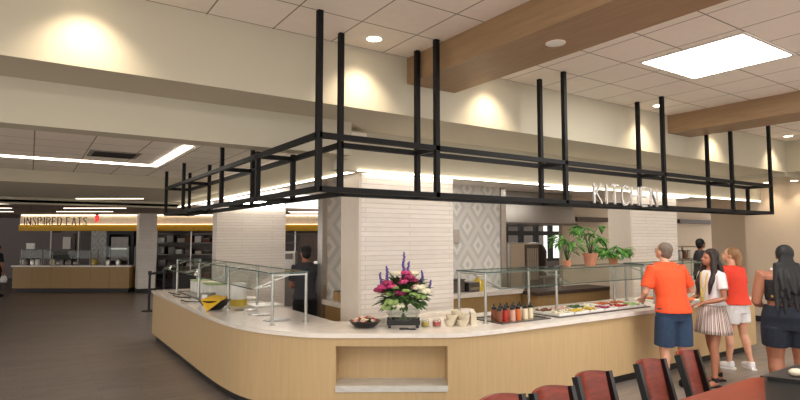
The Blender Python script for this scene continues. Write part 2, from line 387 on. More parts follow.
for i,(d,xa,xb) in enumerate(FL):
    u0=(xa-400)/549*d; u1=(xb-400)/549*d; side = ('above the left of the far serving station','at the far left edge of the far ceiling','seen past the white kitchen column')[i//3]
    x,y = at(u0,d); zz = 2.625 if y > 15.4 else 2.745
    led('linear_light', B().box(0,0,0,u1-u0,.05,.013).xf(Matrix.Translation((x,y,zz)) @ Matrix.Rotation(-TH,4,'Z')), '%s thin ceiling light line %s' % (names[i%3],side), 'led_far')

# air vent
t = thing('air_vent','rectangular grey ceiling air vent beside the L-shaped light','vent',(.9,8.3,2.97))
B().box(-.3,-.3,-.012,.3,.3,0).obj('frame','grille',t)
b = B()
for k in range(7): b.box(-.25,-.24+k*.07,-.02,.25,-.21+k*.07,-.012)
b.obj('slats','black',t)

# ------------------------------------------------------------------ black hanging frame
t = thing('hanging_frame','black metal L-shaped open frame hung from the ceiling over the counter','frame',(0,0,0))
S = .046; ZL, ZU = 2.235, 2.672
b = B()
for z in (ZL,ZU):
    for p,q in (((1.9,4.0),(9.93,4.0)),((1.9,4.0),(1.9,10.0)),((2.28,4.35),(9.93,4.35)),((2.28,4.35),(2.28,10.0))):
        b.bar((*p,z),(*q,z),S)
b.obj('rail','black_metal',t)
for z in (ZL,ZU):
    for (p,q) in [((x,4.0),(x,4.35)) for x in (3.13,4.9,6.85,8.66,9.93)] + [((1.9,y),(2.28,y)) for y in (5.42,6.7,8.7,9.97)]:
        B().bar((*p,z),(*q,z),.045).obj('cross_bar','black_metal',t)
posts = [(1.9,4.0,3.7),(2.28,4.35,3.7)] + [(x,y,3.7) for x in (3.13,4.9,6.85) for y in (4.0,4.35)] + [(8.66,4.0,3.43),(8.66,4.35,3.43),(9.93,4.0,3.7),(9.93,4.35,2.70)]
posts[2] = (3.1,4.0,3.7)
posts += [(1.9,5.42,2.72),(2.28,5.42,2.72)] + [(x,y,2.97) for y in (6.7,8.7,9.97) for x in (1.9,2.28)]
for x,y,z in posts: B().box(x-S/2,y-S/2,ZL-.02,x+S/2,y+S/2,z-.001).obj('post','black_metal',t)

# letters made of strokes
ST = {'K':[((0,0),(0,1)),((0,.42),(.55,1)),((.14,.55),(.6,0))],'I':[((.1,0),(.1,1))],'T':[((0,1),(.6,1)),((.3,0),(.3,1))],
 'C':[((.6,.82),(.47,.96)),((.47,.96),(.25,1)),((.25,1),(.07,.82)),((.07,.82),(0,.5)),((0,.5),(.07,.18)),((.07,.18),(.25,0)),((.25,0),(.47,.04)),((.47,.04),(.6,.18))],
 'H':[((0,0),(0,1)),((.6,0),(.6,1)),((0,.52),(.6,.52))],'E':[((0,0),(0,1)),((0,1),(.5,1)),((0,.5),(.45,.5)),((0,0),(.5,0))],
 'N':[((0,0),(0,1)),((0,1),(.6,0)),((.6,0),(.6,1))],'S':[((.55,.85),(.4,1)),((.4,1),(.12,.95)),((.12,.95),(.04,.75)),((.04,.75),(.5,.35)),((.5,.35),(.5,.12)),((.5,.12),(.3,0)),((.3,0),(0,.12))],
 'P':[((0,0),(0,1)),((0,1),(.42,1)),((.42,1),(.55,.78)),((.55,.78),(.42,.52)),((.42,.52),(0,.52))],
 'R':[((0,0),(0,1)),((0,1),(.42,1)),((.42,1),(.55,.78)),((.55,.78),(.42,.52)),((.42,.52),(0,.52)),((.3,.52),(.58,0))],
 'D':[((0,0),(0,1)),((0,1),(.35,1)),((.35,1),(.58,.75)),((.58,.75),(.58,.25)),((.58,.25),(.35,0)),((.35,0),(0,0))],
 'A':[((0,0),(.3,1)),((.3,1),(.6,0)),((.12,.36),(.48,.36))]}
WD = {'I':.2}
def lettering(text, H, total, stroke, m, parent):
    adv = [WD.get(c,.6)+.28 if c != ' ' else .5 for c in text]; k = total/(sum(adv)-.28)
    x = 0
    for c,a in zip(text,adv):
        if c != ' ':
            b = B()
            for p,q in ST[c]: b.bar((x+p[0]*k,0,p[1]*H+.0),(x+q[0]*k,0,q[1]*H),.025,stroke)
            b.obj('letter',m,parent)
        x += a*k
t = thing('kitchen_sign','silver metal letters reading KITCHEN on the lower rail of the black frame','sign',(5.32,3.945,2.235))
lettering('KITCHEN', .225, 1.26, .021, 'letter_steel', t)

# ------------------------------------------------------------------ main L-shaped serving counter
OUT = [(1.87,10.9),(1.87,9.6),(1.87,8.2),(1.87,7.3),(1.89,6.6),(1.95,6.08),(2.09,5.66),(2.30,5.29),(2.57,5.02),(3.05,4.70),(3.52,4.40),(3.80,4.31),(4.2,4.275),(4.8,4.27),(6.5,4.27),(9.9,4.27)]
def smooth_curve(P, n=4):
    out = []
    for i in range(len(P)-1):
        p0 = P[max(i-1,0)]; p1 = P[i]; p2 = P[i+1]; p3 = P[min(i+2,len(P)-1)]
        if i in (8,9): out.append(p1); continue
        for k in range(n):
            t = k/n
            out.append(tuple(.5*((2*p1[j])+(-p0[j]+p2[j])*t+(2*p0[j]-5*p1[j]+4*p2[j]-p3[j])*t*t+(-p0[j]+3*p1[j]-3*p2[j]+p3[j])*t**3) for j in (0,1)))
    out.append(P[-1]); return out
def inset(P, d):
    r = []
    for i,p in enumerate(P):
        a = P[max(i-1,0)]; b = P[min(i+1,len(P)-1)]; tx,ty = b[0]-a[0], b[1]-a[1]; l = math.hypot(tx,ty)
        r.append((p[0]-ty/l*d, p[1]+tx/l*d))
    return r
OC = smooth_curve(OUT)
INN = [(9.9,5.35),(3.35,5.35),(2.95,5.75),(2.95,10.9)]
def outline(d): return inset(OC, d) + INN
t = thing('serving_counter','long L-shaped pale wood serving counter with light marble top','counter',(0,0,0))
B().prism(outline(0), .835, .88).obj('countertop','marble',t)
B().prism(outline(.10), 0, .11).obj('toe_kick','black',t)
body = B().prism(outline(.03), .11, .30)
mid = inset(OC,.03); ia = min(range(len(mid)), key=lambda i: math.dist(OC[i],(2.57,5.02))); ib = min(range(len(mid)), key=lambda i: math.dist(OC[i],(3.52,4.40)))
nd = (3.52-2.57, 4.40-5.02); l = math.hypot(*nd); tx,ty = nd[0]/l, nd[1]/l; nx,ny = -ty, tx
base = mid[ia]; A = (base[0]+tx*.02, base[1]+ty*.02); Lc = 1.13
Bp = (A[0]+tx*Lc, A[1]+ty*Lc)
notch = mid[:ia+1] + [A, (A[0]+nx*.3,A[1]+ny*.3), (Bp[0]+nx*.3,Bp[1]+ny*.3), Bp] + mid[ib+1:] + INN
body.prism(notch, .30, .748); body.prism(outline(.03), .748, .835)
body.obj('cabinet_body','counter_wood',t)
a0 = (A[0]-nx*.025,A[1]-ny*.025); b0 = (Bp[0]-nx*.025,Bp[1]-ny*.025)
B().prism([a0,b0,(Bp[0]+nx*.298,Bp[1]+ny*.298),(A[0]+nx*.298,A[1]+ny*.298)], .301, .36).obj('niche_shelf','shelf_marble',t,label='grey-white marble shelf in the counter niche')

# ------------------------------------------------------------------ sneeze guards
def guard(name, label, origin, rotz, L, xs, D, H=.575):
    t = thing(name, label, 'sneeze guard', origin, rotz)
    for x in xs:
        for y in (0,D):
            p = B().lathe([(.017,.012),(.017,H-.014)],(x,y,0),12).obj('post','chrome',t,smooth='angle')
            B().lathe([(.035,0),(.035,.012)],(x,y,0),16).obj('foot_flange','chrome',p,smooth='angle')
        B().bar((x,0,H-.03),(x,D,H-.03),.016).bar((x,D*.45,H-.035),(x,-.215,H-.165),.014).bar((x,0,H-.14),(x,-.2,H-.165),.01).obj('bracket','chrome',t)
    e=.02
    B().box(-e,-e,H-.012,L+e,D+e,H).obj('top_glass','glass',t)
    B().box(-e,-e-.004,H-.013,L+e,-e,H+.001).box(-e,D+e,H-.013,L+e,D+e+.004,H+.001).box(-e-.004,-e,H-.013,-e,D+e,H+.001).box(L+e,-e,H-.013,L+e+.004,D+e,H+.001).obj('glass_edge','glass_edge',t)
    f = B(); v=[(-e,-.03,H-.02),(L+e,-.03,H-.02),(L+e,-.23,H-.17),(-e,-.23,H-.17)]; o=Vector((0,-.0048,.0064))
    f.poly_box([Vector(p) for p in v]+[Vector(p)+o for p in v]); f.obj('front_glass','glass',t)
    B().bar((-e,-.235,H-.17),(L+e,-.235,H-.17),.006,.01).obj('front_glass_edge','glass_edge',t)
    return t
guard('sneeze_guard','glass sneeze guard on steel posts over the right counter salad bar',(4.28,4.64,.88),0,3.02,[0,1.19,3.02],.46)
guard('sneeze_guard','glass sneeze guard on steel posts over the left counter wing',(2.25,10.6,.88),-PI/2,4.73,[0,1.55,3.1,4.73],.4)
guard('sneeze_guard','glass sneeze guard on the counter hidden mostly behind the man in orange',(7.6,4.64,.88),0,1.9,[0,1.9],.46)

# ------------------------------------------------------------------ things on the right wing
def well(label, x0,y0,x1,y1):
    t = thing('drop_in_well', label, 'food well', (x0,y0,.88))
    w_,h_=x1-x0,y1-y0
    B().box(0,0,.0,w_,.03,.014).box(0,h_-.03,0,w_,h_,.014).box(0,.03,0,.03,h_-.03,.014).box(w_-.03,.03,0,w_,h_-.03,.014).obj('rim','dark_steel',t)
    B().box(.03,.03,0,w_-.03,h_-.03,.004).obj('deck','steel',t)
well('steel bordered tray inset holding the squeeze bottles', 4.38,4.48,5.18,5.02)
well('long steel salad bar well set in the right counter', 5.3,4.46,7.2,5.02)
proto = thing('squeeze_bottle','squeeze bottle with black cap','bottle',(4.5,4.62,.884))
cols = [('brown_food','brown vinaigrette'),('red','dark red sauce'),('pink_sauce','pink dressing'),('orange_sauce','orange dressing'),('cream_sauce','cream dressing'),('cream_sauce','white dressing')]
def bottle(loc, m, label):
    t = thing('squeeze_bottle', label, 'bottle', loc, group='squeeze bottles on the right counter')
    B().lathe([(.030,0),(.034,.01),(.034,.1),(.026,.125)],n=14).obj('body',m,t,smooth='angle')
    B().lathe([(.03,.125),(.03,.15),(.012,.158),(.006,.19)],n=14).obj('cap','black_gloss',t,smooth='angle')
bpy.data.objects.remove(proto)
order = ['leftmost','second','third','fourth','fifth','rightmost']
for i,(m,n_) in enumerate(cols): bottle((4.47+i*.105,4.62+.015*(i%2),.885), m, '%s front-row squeeze bottle of %s with black cap' % (order[i].capitalize(), n_))
for i,(m,n_) in enumerate([cols[0],cols[2],cols[3],cols[2],cols[4]]): bottle((4.52+i*.105,4.76,.885), m, '%s back-row squeeze bottle of %s with black cap' % (['leftmost','second','middle','fourth','rightmost'][i].capitalize(), n_))
foods = [('cream_sauce','pale cheese'),('leaf_pale','lettuce leaves'),('orange_sauce','shredded carrot'),('magenta','sliced beetroot'),('leaf_dark','dark greens'),('yellow_gel','sweetcorn'),('brown_food','brown mushrooms'),('orange_sauce','orange peppers'),('red','cherry tomatoes'),('white_petal','diced onion'),('yellow_gel','pineapple'),('pink_sauce','shredded ham')]
k=0
for r in range(2):
    for i in range(6):
        m,n_ = foods[(k*5)%12]; x=5.36+i*.3; y=4.51+r*.25
        p = thing('food_pan','white pan of %s in the %s row of the salad bar' % (n_, 'front' if r==0 else 'back'),'pan',(x,y,.884),group='food pans in the salad bar')
        B().box(0,0,0,.27,.22,.006).box(0,0,.006,.27,.01,.034).box(0,.21,.006,.27,.22,.034).box(0,.01,.006,.01,.21,.034).box(.26,.01,.006,.27,.21,.034).obj('pan_body','white_plastic',p)
        f = B()
        for q in range(26): f.ell((x+random.uniform(.035,.235),y+random.uniform(.035,.185),.915+random.uniform(-.004,.014)),(.024,.018,.012),Matrix.Rotation(random.random()*3,4,'Z'),6)
        f.obj('salad_food',m,label='heap of %s in the %s row of the salad bar' % (n_,'front' if r==0 else 'back'),cat='food',kind='stuff',smooth=True); k+=1
# person's tray area beyond
f = B()
for q in range(40): f.ell((7.9+random.random()*.5,4.75+random.random()*.3,.905),(.035,.03,.02),None,6)
t = B().box(7.8,4.68,.88,8.5,5.1,.895,.004).obj('serving_platter','white_plastic',label='white platter beside the man in orange on the right counter',cat='platter')
f.obj('salad_food','orange_sauce',label='orange food heaped on the white platter beside the man',cat='food',kind='stuff',smooth=True)

# ------------------------------------------------------------------ things on the corner
ca,sa = tx,ty
def corner(s, off, z=.88): return (2.57+tx*s+nx*off, 5.02+ty*s+ny*off, z)
# candy bowl
def bowl_prof(R,h,r0,th=.008): return [(r0,0),(R*.8,h*.45),(R,h),(R-th,h),(R*.8-th,h*.45+.004),(r0*.7,.008)]
c0 = (3.04,5.2,.88)
t = B().lathe(bowl_prof(.175,.07,.10),n=28).obj('candy_bowl','black_gloss',smooth='angle',loc=c0,label='low black bowl of wrapped candies on the corner of the counter',cat='bowl')
for i in range(60):
    a=random.random()*6.28; r=.135*math.sqrt(random.random()); z=.064+.045*(1-(r/.135)**2)+random.random()*.008
    b=B(); rm=Matrix.Rotation(random.random()*6,4,'Z')
    b.ell((0,0,0),(.018,.011,.009),None,8)
    b.bar((-.03,0,0),(-.015,0,0),.014,.003).bar((.015,0,0),(.03,0,0),.014,.003)
    b.xf(rm).obj('wrapped_candy',['white_petal','pink_sauce','red','pink_sauce'][i%4],smooth=True,loc=(c0[0]+r*math.cos(a),c0[1]+r*math.sin(a),c0[2]+z),label='%s wrapped candy in the low black bowl' % ['white','pink','red','pink'][i%4],cat='candy',group='wrapped candies in the black bowl')
# black tray with glass bowl, and flowers
c1 = (3.40,4.99,.88)
t = thing('display_tray','black footed tray under the flower vase','tray',c1,-.59)
B().box(-.18,-.11,.03,.18,.11,.05,.006).obj('deck','black_gloss',t); B().box(-.18,-.118,.05,.18,-.11,.085).box(-.18,.11,.05,.18,.118,.085).obj('rail','black_gloss',t)
for sx in (-.15,.15):
    for sy in (-.09,.09): B().box(sx-.015,sy-.015,0,sx+.015,sy+.015,.03).obj('foot','black_gloss',t)
M['clear'] = glassmat('clear_vase_glass',(.93,.95,.94,1),1.0)
t = thing('flower_arrangement','bouquet of pink, white and purple flowers in a clear glass bowl on the corner counter','flowers',(c1[0],c1[1],.93)); t.scale=(1.3,1.3,1.15)
B().lathe([(.07,0),(.12,.03),(.145,.09),(.13,.14),(.125,.14),(.14,.09),(.115,.034),(.068,.006)],n=28).obj('vase','clear',t,smooth=True)
B().lathe([(.066,.008),(.110,.034),(.132,.075)],n=24).obj('water','clear',t)
b=B()
for i in range(22):
    a=i*2.4; b.tube([(math.cos(a)*.03,math.sin(a)*.03,.02),(-math.cos(a)*.03,-math.sin(a)*.03,.16),(math.cos(a)*.06*-1,math.sin(a)*-.06,.3)],.004,6)
b.obj('stems','leaf_dark',t)
b=B()
for i in range(330):
    a=random.random()*6.28; e=random.uniform(-.6,1.1); r=.07+.08*random.random(); cx,cy,cz=math.cos(a)*math.cos(e)*r,math.sin(a)*math.cos(e)*r,.24+math.sin(e)*r
    L_=.09+.05*random.random(); b.leaf((cx,cy,cz),(cx+math.cos(a)*math.cos(e)*L_,cy+math.sin(a)*math.cos(e)*L_,cz+math.sin(e)*L_*.8),.035,.15,4)
b.obj('foliage','leaf_dark',t,kind='stuff')
def blossom(c, r, m):
    b=B(); b.ell(c,(r*.5,r*.5,r*.4),None,8)
    for ring,(n_,rr,zz) in enumerate(((6,.75,.0),(8,.6,.25))):
        for k in range(n_):
            a=k*2*PI/n_+ring*.4+c[0]*9; b.ell((c[0]+math.cos(a)*r*rr,c[1]+math.sin(a)*r*rr,c[2]+zz*r),(r*.42,r*.42,r*.34),Matrix.Rotation(a,4,'Z')@Matrix.Rotation(-.5,4,'Y'),6)
    b.obj('blossom',m,t,smooth=True)
UX = (math.cos(TH),-math.sin(TH)); UY=(math.sin(TH),math.cos(TH))
def bq(u,v,z): return (UX[0]*u+UY[0]*v, UX[1]*u+UY[1]*v, z)
for (u,v,z,r,m) in [(-.17,-.08,.33,.045,'pink'),(-.13,-.1,.37,.045,'magenta'),(-.09,-.12,.34,.04,'pink'),(-.2,-.05,.3,.045,'magenta'),(.0,-.1,.38,.045,'pink'),(.05,-.08,.42,.045,'magenta'),(.02,-.05,.46,.04,'pink'),(.08,-.06,.39,.04,'magenta'),
        (-.03,-.12,.28,.05,'magenta'),(.12,-.1,.33,.055,'white_petal'),(.17,-.07,.29,.055,'white_petal'),(.14,-.12,.25,.05,'leaf_pale'),(-.09,-.15,.2,.06,'leaf_pale'),(-.12,-.12,.15,.055,'leaf_pale'),(-.04,-.15,.17,.05,'white_petal'),(-.05,-.02,.45,.045,'white_petal'),(.09,.02,.45,.04,'white_petal'),(-.15,.03,.36,.04,'pink'),(.2,0,.33,.045,'white_petal'),(0,.1,.38,.05,'pink'),(-.08,.14,.3,.05,'white_petal'),(.1,.13,.33,.05,'magenta')]:
    blossom(bq(u,v,z),r,m)
for k in range(16):
    a=k*2.4; e=random.uniform(-.3,.7); blossom((math.cos(a)*math.cos(e)*.17,math.sin(a)*math.cos(e)*.17,.27+math.sin(e)*.14),.03,('leaf_pale','white_petal','pink','leaf_pale')[k%4])
for (u,v,z0,u1,z1) in [(0,-.02,.42,.005,.66),(-.13,-.02,.36,-.14,.53),(-.18,0,.32,-.2,.47),(.15,-.02,.36,.16,.49),(.2,-.04,.28,.235,.4),(.03,0,.42,.045,.57)]:
    b=B(); n=int((z1-z0)/.012)
    for k in range(n):
        f_=k/n; b.ell(bq(u+(u1-u)*f_+random.uniform(-.006,.006),v+random.uniform(-.006,.006),z0+(z1-z0)*f_),(.017*(1-f_*.6),.017*(1-f_*.6),.012),None,6)
    b.obj('flower_spike','purple',t,smooth=True)
# jars and cups
def jar(loc,m,label,r=.045,h=.07):
    t=thing('glass_jar',label,'jar',loc)
    B().lathe([(r*.9,0),(r,.01),(r,h),(r*.85,h+.012),(r*.8,h+.012),(r-.005,h-.002),(r-.005,.012),(r*.85,.006)],n=18).obj('glass','clear',t,smooth=True)
    B().lathe([(r*.82,.012),(r*.86,h*.8)],n=18).obj('filling',m,t,smooth='angle')
jar((3.585,4.845,.88),'yellow_gel','small glass jar with yellow filling right of the flower vase')
jar((3.695,4.78,.88),'red','small glass jar with red filling beside the stacked cream bowls',.05)
prof=[(.035,0),(.055,.03),(.066,.075),(.061,.075),(.05,.032),(.03,.008)]
lay=[(0,0,0),(.145,-.01,0),(.05,.12,0),(.18,.13,0),(.02,.0,1),(.16,.03,1),(.11,.12,1),(.08,.05,2)]
lbl=['front left cream bowl at the bottom of the bowl stack','front right cream bowl at the bottom of the bowl stack','rear left cream bowl at the bottom of the bowl stack','rear right cream bowl at the bottom of the bowl stack','left tilted cream bowl lying on the lower bowls','right cream bowl on the second layer of the stack','rear cream bowl on the second layer of the stack','topmost cream bowl of the stack near the wooden box']
for (u,v,kk),lb in zip(lay,lbl):
    o=B().lathe(prof,n=22).obj('cream_bowl','cream',smooth='angle',label=lb,cat='bowl',group='stacked cream bowls on the corner counter')
    q=(3.84+UX[0]*u+UY[0]*v, 4.74+UX[1]*u+UY[1]*v); o.location=(q[0],q[1],.88+kk*.042+(.006 if kk else 0))
t=thing('napkin_box','low cream wooden box right of the stacked bowls','box',(4.14,4.70,.88),-TH)
B().box(-.03,-.09,0,.03,.09,.13).obj('box_body','cream',t); B().box(-.028,-.088,.131,.028,.088,.136).obj('lid','smooth_white',t)
B().box(0,0,0,.10,.006,.02).box(.10,-.01,0,.17,.016,.012,.002).obj('serving_tongs','black_gloss',loc=(3.24,4.83,.881),rotz=-.5,label='small black tongs lying in front of the footed black tray',cat='tongs')
# backsplash ledge round the column
B().prism([(3.0,5.36),(4.75,5.36),(4.75,5.5),(3.0,5.5)],.0,.93).obj('trim_6','marble',kind='structure')

# ------------------------------------------------------------------ things on the left wing
for (y,lb) in ((7.28,'farthest of the round dark discs on the left wing'),(6.78,'middle round dark disc on the left wing'),(6.22,'nearest round dark disc on the left wing')):
    t=thing('dark_disc',lb,'hot plate',(2.44,y,.88)); B().lathe([(.155,0),(.155,.006),(.15,.008)],n=32).obj('plate','dark_steel',t,smooth='angle'); B().lathe([(.165,0),(.165,.004),(.156,.004),(.156,0)],n=32,cap=False).obj('ring','steel',t)  # flat dark disc with a thin steel ring
t=thing('napkin_bowl','black bowl with yellow cloth napkins at the counter edge of the left wing','bowl',(2.10,7.6,.88))
B().lathe([(.09,0),(.16,.06),(.21,.13),(.2,.13),(.15,.064),(.08,.01)],n=28).obj('bowl_body','black_gloss',t,smooth='angle')
b=B(); random.seed(3)
v=[b.bm.verts.new(p) for p in ((-.2,-.05,.145),(.02,-.23,.14),(.19,.02,.15),(0,.19,.15),(0,0,.19),(-.16,-.2,.0))]
for f_ in ((0,1,4),(1,2,4),(2,3,4),(3,0,4),(0,5,1)): b.bm.faces.new([v[i] for i in f_])
o=b.obj('cloth_napkin','yellow_cloth',loc=(2.10,7.6,.882),label='yellow cloth napkin draped over the black bowl',cat='napkin'); md=o.modifiers.new('s','SOLIDIFY'); md.thickness=.012
t=thing('steel_crock','short steel crock left of the yellow napkin bowl','crock',(2.13,8.05,.88))
B().lathe([(.1,0),(.1,.17),(.094,.17),(.094,.01)],n=24).obj('wall','steel',t,smooth='angle'); B().lathe([(.104,.165),(.104,.175)],n=24,cap=True).obj('lid','dark_steel',t)
t=thing('tea_canister','tall white canister with yellow base behind the yellow napkin bowl','canister',(2.5,7.85,.88))
B().lathe([(.12,0),(.12,.09)],n=24).obj('base_band','yellow_gel',t,smooth='angle'); B().lathe([(.115,.09),(.11,.30),(.09,.32)],n=24).obj('jar_body','white_plastic',t,smooth='angle')
well('far steel bordered food well on the left wing',2.2,8.75,2.8,10.35)
for i,(y,m,lb) in enumerate(((10.05,'leaf_pale','farthest pale serving tub under the left sneeze guard'),(9.6,'white_petal','middle pale serving tub under the left sneeze guard'),(9.15,'leaf_pale','nearest pale serving tub under the left sneeze guard'))):
    t=thing('serving_tub',lb,'tub',(2.55,y,.884)); B().box(-.16,-.18,0,.16,.18,.2,.02).obj('tub_body','white_plastic',t); B().box(-.165,-.185,.201,.165,.185,.215,.004).obj('lid',m,t)
for i,y in enumerate((9.9,9.3,8.6)):
    b=B().tube([(0,0,.012),(.0,.22,.012),(.0,.3,.03)],[.008,.008,.01],8).ell((0,-.03,.014),(.03,.045,.009),None,10)
    b.obj('serving_spoon','black_gloss',smooth=True,loc=(2.1+.02*i,y-.1,.879),rotz=.3+.3*i,label=['farthest','middle','nearest'][i]+' black serving spoon lying on the left wing counter',cat='spoon')
# white flat pans between the discs and the canister
for i,y in enumerate((8.35,7.9)):
    B().box(-.2,-.17,0,.2,.17,.03,.008).obj('flat_tray','white_plastic',loc=(2.78-.0,y+(0.15 if i==0 else -.35),.88),label=['far','near'][i]+' flat white tray along the inner edge of the left wing',cat='tray')

# ------------------------------------------------------------------ plants on the guard shelf
def pot(t, R=.09, h=.15):
    B().lathe([(R*.72,0),(R*.95,h*.82),(R*1.05,h*.82),(R*1.08,h),(R*.98,h),(R*.9,h*.85),(R*.66,.01)],n=24).obj('pot','terracotta',t,smooth='angle')
    B().lathe([(R*.85,h*.86),(R*.85,h*.9)],n=20).obj('soil','soil',t)
def fern(t, n, zr, spread, lobes, m='leaf', h0=.14):
    st=B(); lv=B()
    for i in range(n):
        a=i*2.39+.4; R=spread*(.45+.55*random.random()); z=h0+zr*(.35+.65*random.random())
        top=Vector((math.cos(a)*R,math.sin(a)*R,z)); mid_=Vector((math.cos(a)*R*.4,math.sin(a)*R*.4,z*.8))
        st.tube([(0,0,h0-.03),mid_,top],[.005,.004,.003],6)
        for k in range(lobes):
            b_=a+(k-(lobes-1)/2)*.55; L_=random.uniform(.09,.15)
            lv.leaf(top,top+Vector((math.cos(b_)*L_,math.sin(b_)*L_,-.04*abs(k-lobes//2)+random.uniform(-.05,.02))),.05,.15,4)
    st.obj('stems','leaf_dark',t,smooth=True); lv.obj('leaves',m,t)
random.seed(11)
t=thing('potted_plant','tall leafy plant in a terracotta pot on the glass shelf','plant',(6.45,4.87,1.457)); pot(t,.1,.17); fern(t,13,.42,.27,5)
t=thing('potted_plant','low bushy plant trailing over the glass shelf, right of the terracotta pot','plant',(6.98,4.88,1.457)); pot(t,.07,.1); fern(t,26,.15,.2,5,h0=.1)
t=thing('potted_plant','slender climbing plant left of the terracotta pot on the glass shelf','plant',(6.0,4.9,1.457)); pot(t,.06,.08); fern(t,12,.36,.15,4,h0=.08)

# ------------------------------------------------------------------ kitchen behind
# back counter under the diamond wall
t=thing('back_counter','tan cabinet with pale top against the diamond pattern wall','counter',(0,0,0))
B().box(3.66,6.95,.1,7.25,7.44,.86).obj('cabinet_body','tan_wood',t); B().box(3.62,6.9,.86,7.28,7.45,.93).obj('countertop','marble',t); B().box(4.15,7.0,0,7.2,7.4,.1).obj('toe_kick','black',t)
t=thing('wooden_block','small tan wooden box on the back counter left of the front column','box',(3.79,7.15,.93)); B().box(-.1,-.08,0,.1,.08,.13,.005).obj('box_body','tan_wood',t); B().box(-.09,-.07,.131,.09,.07,.14).obj('lid','dark_wood',t)
t=thing('plastic_jug','yellow jug on the back counter by the diamond wall','jug',(6.45,7.15,.93)); B().lathe([(.1,0),(.1,.16),(.05,.22),(.05,.25)],n=18).obj('jug_body','yellow_gel',t,smooth='angle'); B().lathe([(.052,.25),(.052,.28)],n=18).obj('cap','white_plastic',t)
t=thing('utensil_bin','dark square bin on the back counter beside the front column','bin',(5.93,7.2,.93)); B().box(-.14,-.12,0,.14,.12,.2,.01).obj('bin_body','dark_steel',t); B().box(-.15,-.13,.201,.15,.13,.215).obj('lid','black',t)
t=thing('food_warmer','low grey steel warmer next to the yellow jug','appliance',(6.24,7.15,.93)); B().box(-.13,-.14,0,.10,.14,.16,.01).obj('warmer_body','dark_steel',t); B().box(-.11,-.15,.04,.08,-.14,.08).obj('handle','chrome',t)
B().box(0,0,0,.14,.04,.24,.008).obj('wall_dispenser','steel',loc=(6.14,7.455,1.74),label='steel dispenser mounted on the diamond wall',cat='dispenser')
# hood
t=thing('exhaust_hood','large stainless steel exhaust hood over the cooking line','hood',(0,0,0))
b=B(); b.poly_box([(7.5,7.75,2.14),(9.8,7.75,2.14),(9.8,9.2,2.14),(7.5,9.2,2.14),(7.5,7.85,2.77),(9.8,7.85,2.77),(9.8,9.2,2.77),(7.5,9.2,2.77)]); b.obj('canopy','hood_steel',t)
B().box(7.48,7.72,2.1,9.82,9.22,2.14).obj('lip','dark_steel',t)
# fridge / warmer
t=thing('holding_cabinet','tall stainless holding cabinet below the exhaust hood','cabinet',(8.62,8.6,0))
B().box(0,0,.1,.95,.8,1.72,.01).obj('cabinet_body','steel',t); d=B().box(.03,-.03,.15,.46,0,1.68).obj('door','steel',t); B().bar((.42,-.06,.8),(.42,-.06,1.2),.02).obj('handle','chrome',d)
d=B().box(.49,-.03,.15,.92,0,1.68).obj('door','dark_steel',t,label='door with a louvred grille'); b=B()
for k in range(6): b.box(.54+k*.06,-.045,.9,.57+k*.06,-.031,1.6)
b.obj('louvre','steel',d); B().box(.05,.05,0,.9,.75,.1).obj('plinth','black',t)
t=thing('kitchen_shelf_rack','black post rack at the left of the holding cabinet','rack',(8.44,8.7,0))
for x in (0,.12):
    for y in (0,.4): B().box(x,y,0,x+.03,y+.03,2.0).obj('post','black',t)
for z in (.5,1.0,1.5,1.9): B().box(0,0,z,.15,.43,z+.02).obj('shelf','steel',t)
t=thing('steel_work_table','stainless work table in front of the kitchen window','table',(10.0,9.2,0))
B().box(0,0,.86,1.28,.8,.9).obj('top','steel',t); B().box(.05,.05,.25,1.23,.75,.28).obj('undershelf','steel',t)
for x in (.05,1.18):
    for y in (.05,.7): B().box(x,y,0,x+.04,y+.04,.86).obj('leg','steel',t)
for i,(x,m,lb) in enumerate(((10.35,'brown_food','brown canister on the kitchen work table, left one'),(10.65,'dark_wood','dark brown canister on the kitchen work table, right one'))):
    t=thing('canister',lb,'canister',(x,9.5,.9)); B().lathe([(.13,0),(.14,.6),(.08,.72)],n=18).obj('canister_body',m,t,smooth='angle'); B().lathe([(.05,.72),(.05,.76)],n=14).obj('lid','black',t)
B().box(0,0,0,.3,.28,.36,.02).obj('blue_tub','denim',loc=(10.1,9.3,.29),label='dark blue tub on the lower shelf of the work table',cat='tub')
# tan island behind the salad bar
t=thing('kitchen_island','tan panelled island with dark top behind the salad bar','counter',(0,0,0))
B().box(7.3,6.6,.1,9.3,7.1,.84).obj('cabinet_body','tan_wood',t); B().box(7.25,6.55,.84,9.35,7.15,.90).obj('countertop','dark_wood',t); B().box(7.35,6.65,0,9.25,7.05,.1).obj('toe_kick','black',t)
# dark ledges on the right walls
B().box(10.1,7.95,2.2,11.3,8.195,2.3).obj('wall_shelf','dark_wood',label='dark narrow ledge high on the wall right of the hood',cat='shelf')
B().box(14.3,7.95,2.22,16.4,8.195,2.32).obj('wall_shelf','dark_wood',label='dark narrow ledge on the wall right of the right column',cat='shelf')
